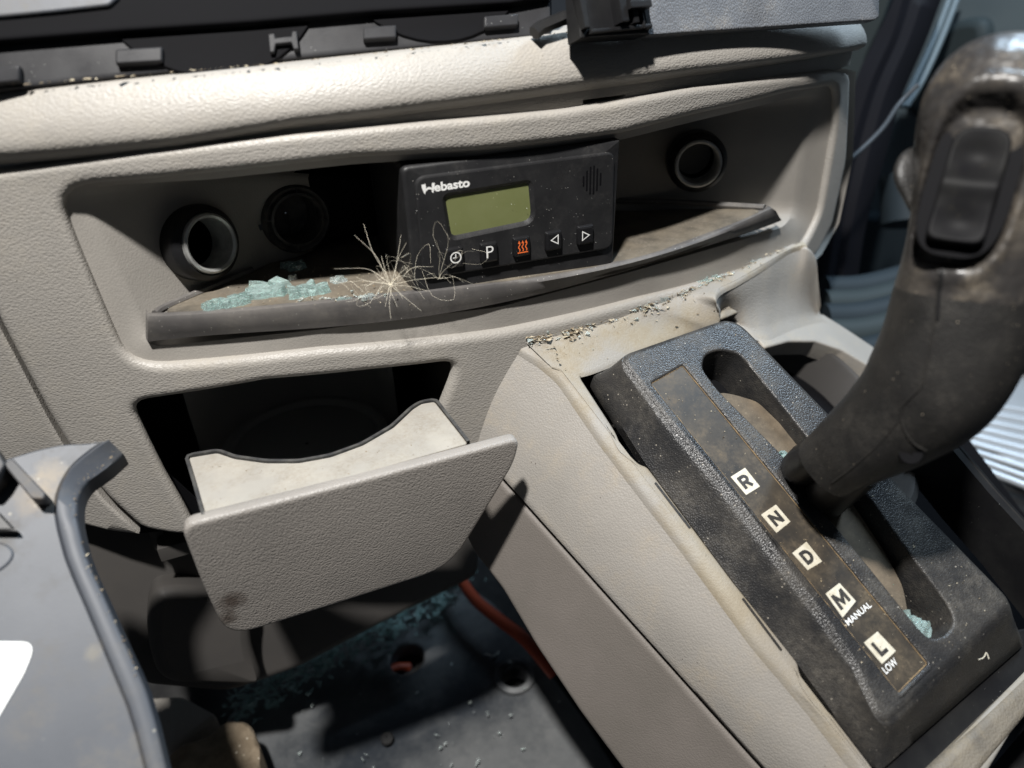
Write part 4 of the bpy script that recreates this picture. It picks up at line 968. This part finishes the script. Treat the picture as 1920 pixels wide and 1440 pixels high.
# ------------------------------------------------------------------ FOOTWELL
ZF = -.33
def gp(px, py, z=ZF): return onp(px, py, 2, z)
GM = lambda z: (lambda u, v, w=0: A([u, v, z+w]))
fl = plate('floor', DARKF, GM(ZF-.02), rect(-.9, -.9, .9, .5), None, prof=((0, -.01), (0, 0)), step=.15); tag(fl, kind='structure')
sh = [(430, 1345), (560, 1270), (700, 1195), (800, 1130), (870, 1095), (930, 1140), (1010, 1235), (1100, 1345), (1200, 1500), (1250, 1700), (300, 1800), (380, 1500)]
holes2 = []
for (x, y, r) in ((762, 1226, .012), (965, 1272, .008)):
    c = gp(x, y)[:2]; holes2.append([c+A([r*math.cos(a), r*math.sin(a)]) for a in np.linspace(0, 2*math.pi, 24, endpoint=False)])
def FMp(u, v, w=0.): return A([u, v, ZF+w+.006*math.sin(u*31+v*11)*math.sin(v*23)])
fm = plate('floor_cover', FLOORM, FMp, rnd([gp(*p)[:2] for p in sh], .01, 4), None, holes=holes2, prof=fil(.004, .012), step=.012, hprof=hfil(.002, .012), soft=True); tag(fm, 'blue black moulded floor cover with paler patches and glass crumbs, in the footwell', 'floor cover')
bl = lathe('floor_grommet', GLASSP, gp(965, 1272)+A([0, 0, .001]), (0, 0, 1), [(.014, 0), (.014, .003), (.011, .004), (.0095, .003), (.009, .0)], None); bl.data.materials[0] = FLOORM; tag(bl, 'round raised ring around the hole in the floor cover', 'grommet')
bo_ = lathe('floor_bolt', DARKF, gp(727, 1392)+A([0, 0, .003]), (0, 0, 1), [(.004, 0), (.004, .002), (.003, .003), (.0005, .003)], None); tag(bo_, 'small dirty bolt head on the floor cover near the bottom edge', 'bolt')
# kick panels under the dash
kp = Frame(A([-.1, .05, -.22]), (1, 0, .0), nrm([.15, -1, .35]))
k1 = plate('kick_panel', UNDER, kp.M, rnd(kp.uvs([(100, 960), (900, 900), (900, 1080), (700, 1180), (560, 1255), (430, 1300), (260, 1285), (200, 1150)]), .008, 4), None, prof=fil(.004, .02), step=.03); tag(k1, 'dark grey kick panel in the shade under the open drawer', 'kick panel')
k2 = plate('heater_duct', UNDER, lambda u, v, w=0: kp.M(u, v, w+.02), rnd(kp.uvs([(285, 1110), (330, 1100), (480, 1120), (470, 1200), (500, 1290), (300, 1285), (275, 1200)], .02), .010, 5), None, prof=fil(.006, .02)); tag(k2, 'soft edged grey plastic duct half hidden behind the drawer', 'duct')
k3 = plate('tunnel_cover', SMOOTHB, GM(ZF+.035), rnd([gp(x, y, ZF+.035)[:2] for x, y in [(272, 1305), (340, 1302), (408, 1338), (318, 1405), (290, 1400)]], .004, 3), None, prof=fil(.004, .05)); tag(k3, 'light grey plastic corner beside the brown felt, lower left', 'cover')
def FOM(u, v, w=0.): return A([u, v, ZF+.045+w+.004*math.sin(u*160)*math.sin(v*130)])
fo_ = plate('felt_pad', FOAM, FOM, rnd([gp(x, y, ZF+.045)[:2] for x, y in [(305, 1425), (345, 1385), (415, 1350), (470, 1352), (488, 1400), (480, 1500), (300, 1500)]], .004, 3), None, prof=fil(.006, .04), step=.006, soft=True); tag(fo_, 'brown fibrous felt pad covered in crumbs at the bottom edge', 'felt')
ca = tube('orange_cable', CABLE, spline([gp(850, 1050, ZF+.03), gp(864, 1085, ZF+.03), gp(892, 1125, ZF+.03), gp(940, 1165, ZF+.03), gp(985, 1200, ZF+.03), gp(1040, 1265, ZF+.02)], 40), .0042, None); tag(ca, 'thick orange red cable running down between floor and console', 'cable')
ca2 = tube('orange_cable', CABLE, [gp(730, 1256, ZF-.014), gp(748, 1250, ZF-.015), gp(768, 1250, ZF-.018)], .003, None); tag(ca2, 'bit of orange cable glimpsed through the hole in the floor cover', 'cable')

# ------------------------------------------------------------------ GLASS, SEED FLUFF, CRUMBS
def shard(name, M, cu, cv, L, Wd, ang, h, m, label, n=None, lift=0.):
    """crumbled laminated chip: a packed cluster of small irregular prisms, one solid piece"""
    bm = bmesh.new(); ca_, sa = math.cos(ang), math.sin(ang); cell = max(.0015, min(L, Wd)*.26)
    nx, ny = max(1, round(L/cell/2.1)), max(1, round(Wd/cell)); first = True
    for iy in range(ny):
        off = rng.uniform(-.3, .3)*cell
        for ix in range(nx):
            x, y = (ix+.5-nx/2)*L/nx+off, (iy+.5-ny/2)*Wd/ny
            if (abs(x)/(L/2))**2.5+(abs(y)/(Wd/2))**2.5 > 1.15 and nx*ny > 2: continue
            x += rng.normal()*cell*.08; y += rng.normal()*cell*.08; k = random.randint(4, 6); a0 = rng.uniform(0, 6)
            hx, hy = L/nx*.78*rng.uniform(.8, 1.3), Wd/ny*.74*rng.uniform(.8, 1.25); hh = h*rng.uniform(.6, 1.15); tx, ty = rng.normal(size=2)*.2
            base = []; topv = []
            for q in range(k):
                t = a0+2*math.pi*q/k+rng.uniform(-.2, .2); px_, py_ = x+hx*math.cos(t), y+hy*math.sin(t)
                u, v = cu+px_*ca_-py_*sa, cv+px_*sa+py_*ca_; base.append(bm.verts.new(M(u, v, lift)))
                px_, py_ = x+hx*.8*math.cos(t), y+hy*.8*math.sin(t); u, v = cu+px_*ca_-py_*sa, cv+px_*sa+py_*ca_
                topv.append(bm.verts.new(M(u, v, lift+max(.0002, hh+tx*hx*math.cos(t)+ty*hy*math.sin(t)))))
            for q in range(k): r_ = (q+1) % k; bm.faces.new((base[q], base[r_], topv[r_], topv[q]))
            bm.faces.new(topv); bm.faces.new(base[::-1])
    me_ = finish(bm, name, m, None, 12, smooth=False)
    return tag(me_, label, 'glass shard', 'shattered window glass on the dashboard and console')
MZ = lambda u, v, w=0.: A([u, v, zmx(u)+w])
def msh(px, py, lpx, wpx, ang, label, m=GLASS, h=.0028):
    p = onp(px, py, 2, zm+.001); sc = np.linalg.norm(p-CAM)/F
    shard('glass_shard', MZ, p[0], p[1], lpx*sc, wpx*sc*1.3, ang, h, m, label)
msh(424, 571, 68, 20, .12, 'flat teal glass shard nearest the left end of the pocket mat')
msh(469, 554, 28, 18, .6, 'small teal glass shard wedged between the two biggest pieces')
msh(503, 543, 56, 44, -.2, 'largest crumbled teal glass shard on the pocket mat')
msh(578, 545, 66, 26, .05, 'brick shaped teal glass shard right of the largest piece')
msh(550, 499, 30, 22, .3, 'dark green glass lump in the shade below the second socket')
msh(634, 522, 22, 11, .2, 'tiny clear glass chip on the dusty mat left of the seed fluff', GLASSP, .002)
msh(548, 519, 14, 9, .2, 'tiny glass chip between the lump and the brick shaped shard', GLASSP, .002)
msh(690, 553, 24, 9, .1, 'small clear glass splinter at the foot of the seed fluff', GLASSP, .002)
msh(645, 557, 26, 9, -.1, 'thin pale green splinter by the mat lip left of the fluff', GLASS, .0015)
for (px, py, l, w, an, lab, m) in [(1322, 530, 62, 16, .15, 'long teal glass shard on the console beside the wing', GLASS), (1410, 492, 28, 14, .3, 'round glass chip lying above the console wing', GLASSP), (1244, 561, 22, 8, .1, 'clear glass splinter in the seam above the selector gate', GLASSP)]:
    q = onp(px, py, 2, -.0585); sc = np.linalg.norm(q-CAM)/F
    shard('glass_shard', lambda a, b, w=0: A([a, b, -.0592+w]), q[0], q[1], l*sc, w*sc*1.5, an, .0028, m, lab)
u = GF.uv(1462, 856, -.0065); shard('glass_shard', lambda a, b, w=0: GF.M(a, b, w-.0073), u[0], u[1], .0075, .004, -.5, .0025, GLASS, 'teal glass chip in the gate slot behind the lever shaft')
u = GF.uv(1718, 1172, -.004); shard('glass_shard', lambda a, b, w=0: GF.M(a, b, w-.008), u[0], u[1], .0055, .012, .5, .006, GLASS, 'crumbled teal glass stuck in the lower end of the gate slot')
def crumbs(name, n, fn, smin, smax, m, label, cat):
    bm = bmesh.new()
    for _ in range(n):
        c = fn(); s = math.exp(rng.uniform(math.log(smin), math.log(smax))); q = [A(c)+rng.normal(size=3)*s*A([1, .8, .5]) for _ in range(4)]
        q = [p if p[2] > c[2]-s*.5 else A([p[0], p[1], c[2]]) for p in q]
        v = [bm.verts.new(p) for p in q]
        for f in ((0, 1, 2), (0, 2, 3), (0, 3, 1), (1, 3, 2)): bm.faces.new([v[i] for i in f])
    return tag(finish(bm, name, m, None, 5, smooth=False), label, cat, kind='stuff')
def fj():
    if rng.uniform() < .35: t = rng.uniform(.01, .9)
    else: t = [.03, .07, .15, .17, .30, .34, .52, .70][rng.integers(8)]+rng.normal()*.012
    t = min(.97, max(.005, t)); return jpt(t, abs(rng.normal())*(.10 if rng.uniform() < .85 else .5))+A([0, -.0003, .0008+abs(rng.normal())*.0005])
crumbs('seam_crumbs', 420, fj, .0002, .0011, CRUMB, 'line of pale crumbs and grit along the seam between dashboard and console', 'crumbs')
crumbs('seam_glass', 110, fj, .0003, .0013, GLASSP, 'glittering glass grit in the seam above the console', 'glass crumbs')
def fmt():
    px, py = rng.uniform(400, 780), rng.uniform(500, 575); p = onp(px, py, 2, zm+.0004); return p
crumbs('mat_crumbs', 260, fmt, .00012, .0005, CRUMB, 'fine grit scattered over the left half of the pocket mat', 'grit')
def fml():
    px = rng.uniform(560, 730); return onp(px, 562-(px-560)*.06+rng.normal()*2, 2, zm+.0006)
crumbs('lip_crumbs', 70, fml, .0003, .0009, GLASSP, 'row of glass grit along the inner edge of the mat lip', 'glass crumbs')
def fpad():
    x = rng.uniform(-.165, .03); return A([x, .0070+S(x)*.85, float(np.interp(x, [-.16, -.07, .03], [.0588, .0612, .0644]))+.0003])
crumbs('pad_crumbs', 130, fpad, .0002, .0008, CRUMB, 'wood coloured crumbs along the gap above the beige pad', 'crumbs')
def ffl():
    t = rng.uniform(0, 1); px = 440+430*t+rng.normal()*16; py = 1335-245*t+rng.normal()*20; return gp(px, py, ZF+.012)+A([0, 0, abs(rng.normal())*.006])
crumbs('footwell_glass', 900, ffl, .0012, .0034, GLASSD, 'bank of broken teal window glass along the back of the footwell', 'broken glass')
def ffl2(): return gp(rng.uniform(560, 1120), rng.uniform(1150, 1440), ZF+.006)
crumbs('floor_specks', 60, ffl2, .0006, .0022, GLASSP, 'stray glass specks over the blue black floor cover', 'glass specks')
def fgt():
    while True:
        px, py = rng.uniform(1180, 1900), rng.uniform(600, 1380); u = GF.uv(px, py)
        if inside(inset(ccw(rt_uv), .004), u)[0] and not inside(slot_uv, u)[0]: return GF.M(*u, -.0007 if inside(ccw(st_uv), u)[0] else .0001)
crumbs('gate_grit', 240, fgt, .00010, .00042, CRUMB, 'fine pale grit scattered over the black selector gate', 'grit')
def fdr():
    px, py = rng.uniform(400, 860), rng.uniform(800, 960); return TF.M(*TF.uv(px, py), .0001) if inside(A([(388, 960), (400, 870), (600, 875), (700, 840), (790, 775), (868, 835)]), A([px, py]))[0] else fdr()
crumbs('drawer_grit', 70, fdr, .00010, .0004, CRUMB, 'tiny dark grit on the top of the open drawer', 'grit')
def frm_():
    k = int(rng.uniform(2, 60)); return LF.M(*(I3[k]*.1+O3[k]*.9), .0002)+rng.normal(size=3)*.0006
crumbs('rim_grit', 120, frm_, .00015, .0005, CRUMB, 'sandy grit along the curved rim of the loose trim panel', 'grit')
def fct(): return DF.M(*DF.uv(rng.uniform(780, 1148), rng.uniform(300, 520), .0017), .0017)
crumbs('controller_dust', 90, fct, .00005, .00018, PRINT, 'specks of white dust on the face of the heater timer', 'dust')
def thread(pix, w, label, r=.00013):
    P = spline([GF.M(*GF.uv(*p), w) for p in pix], 24); bm = bmesh.new(); add_tube(bm, P, r, 5); tag(finish(bm, 'thread', HAIR, None), label, 'thread')
thread([(1833, 1237), (1843, 1233), (1848, 1224), (1853, 1236)], .0004, 'short pale bent thread lying near the lower right corner of the gate')
def fluff(c, ends, label, sub, r=.000075, curls=0):
    bm = bmesh.new(); c = A(c)
    for e in ends:
        e = A(e); mid = (c+e)/2+rng.normal(size=3)*np.linalg.norm(e-c)*.07+A([0, 0, .0015]); P = spline([c, (c*2+mid)/3+rng.normal(size=3)*.0003, mid, e], 14)
        add_tube(bm, P, lambda s: r*(1-.55*s), 5)
        for k in range(sub):
            s = rng.integers(3, 13); d = rng.normal(size=3)*.0013; add_tube(bm, [P[s], P[s]+d], .00003, 3)
    for _ in range(curls):
        o_ = c+rng.normal(size=3)*A([.006, .003, .003])+A([0, -.001, .002]); d1, d2 = rng.normal(size=3)*.004, rng.normal(size=3)*.004
        add_tube(bm, spline([o_, o_+d1, o_+d1+d2, o_+d2*1.4], 10), .000032, 3)
    return tag(finish(bm, 'seed_fluff', HAIR, None), label, 'seed fluff')
def ap(px, py, y): return onp(px, py, 1, y)
cc = onp(733, 534, 1, -.009)
ends = [(665, 441, .0), (682, 420, .004), (627, 504, -.004), (640, 530, -.01), (700, 560, -.014), (755, 560, -.014), (790, 583, -.016), (733, 598, -.016), (745, 575, -.016), (762, 455, -.006), (752, 440, -.002), (765, 500, -.008), (820, 520, -.012), (800, 545, -.012), (668, 520, -.004), (715, 480, -.003), (770, 520, -.01), (722, 575, -.015), (812, 500, -.008)]
fluff(cc, [ap(*e) for e in ends], 'star shaped dry seed fluff sprawled over the mat lip by the heater timer', 0, curls=20)
cc2 = onp(824, 521, 1, -.0055)
fluff(cc2, [ap(*e) for e in [(838, 436, -.007), (818, 450, -.007), (850, 492, -.008), (800, 516, -.006), (870, 530, -.007), (845, 532, -.007), (780, 500, -.006)]], 'small wisp of seed fluff clinging to the heater timer below its clock key', 0, .00005, curls=8)
print('objects', len(bpy.data.objects))
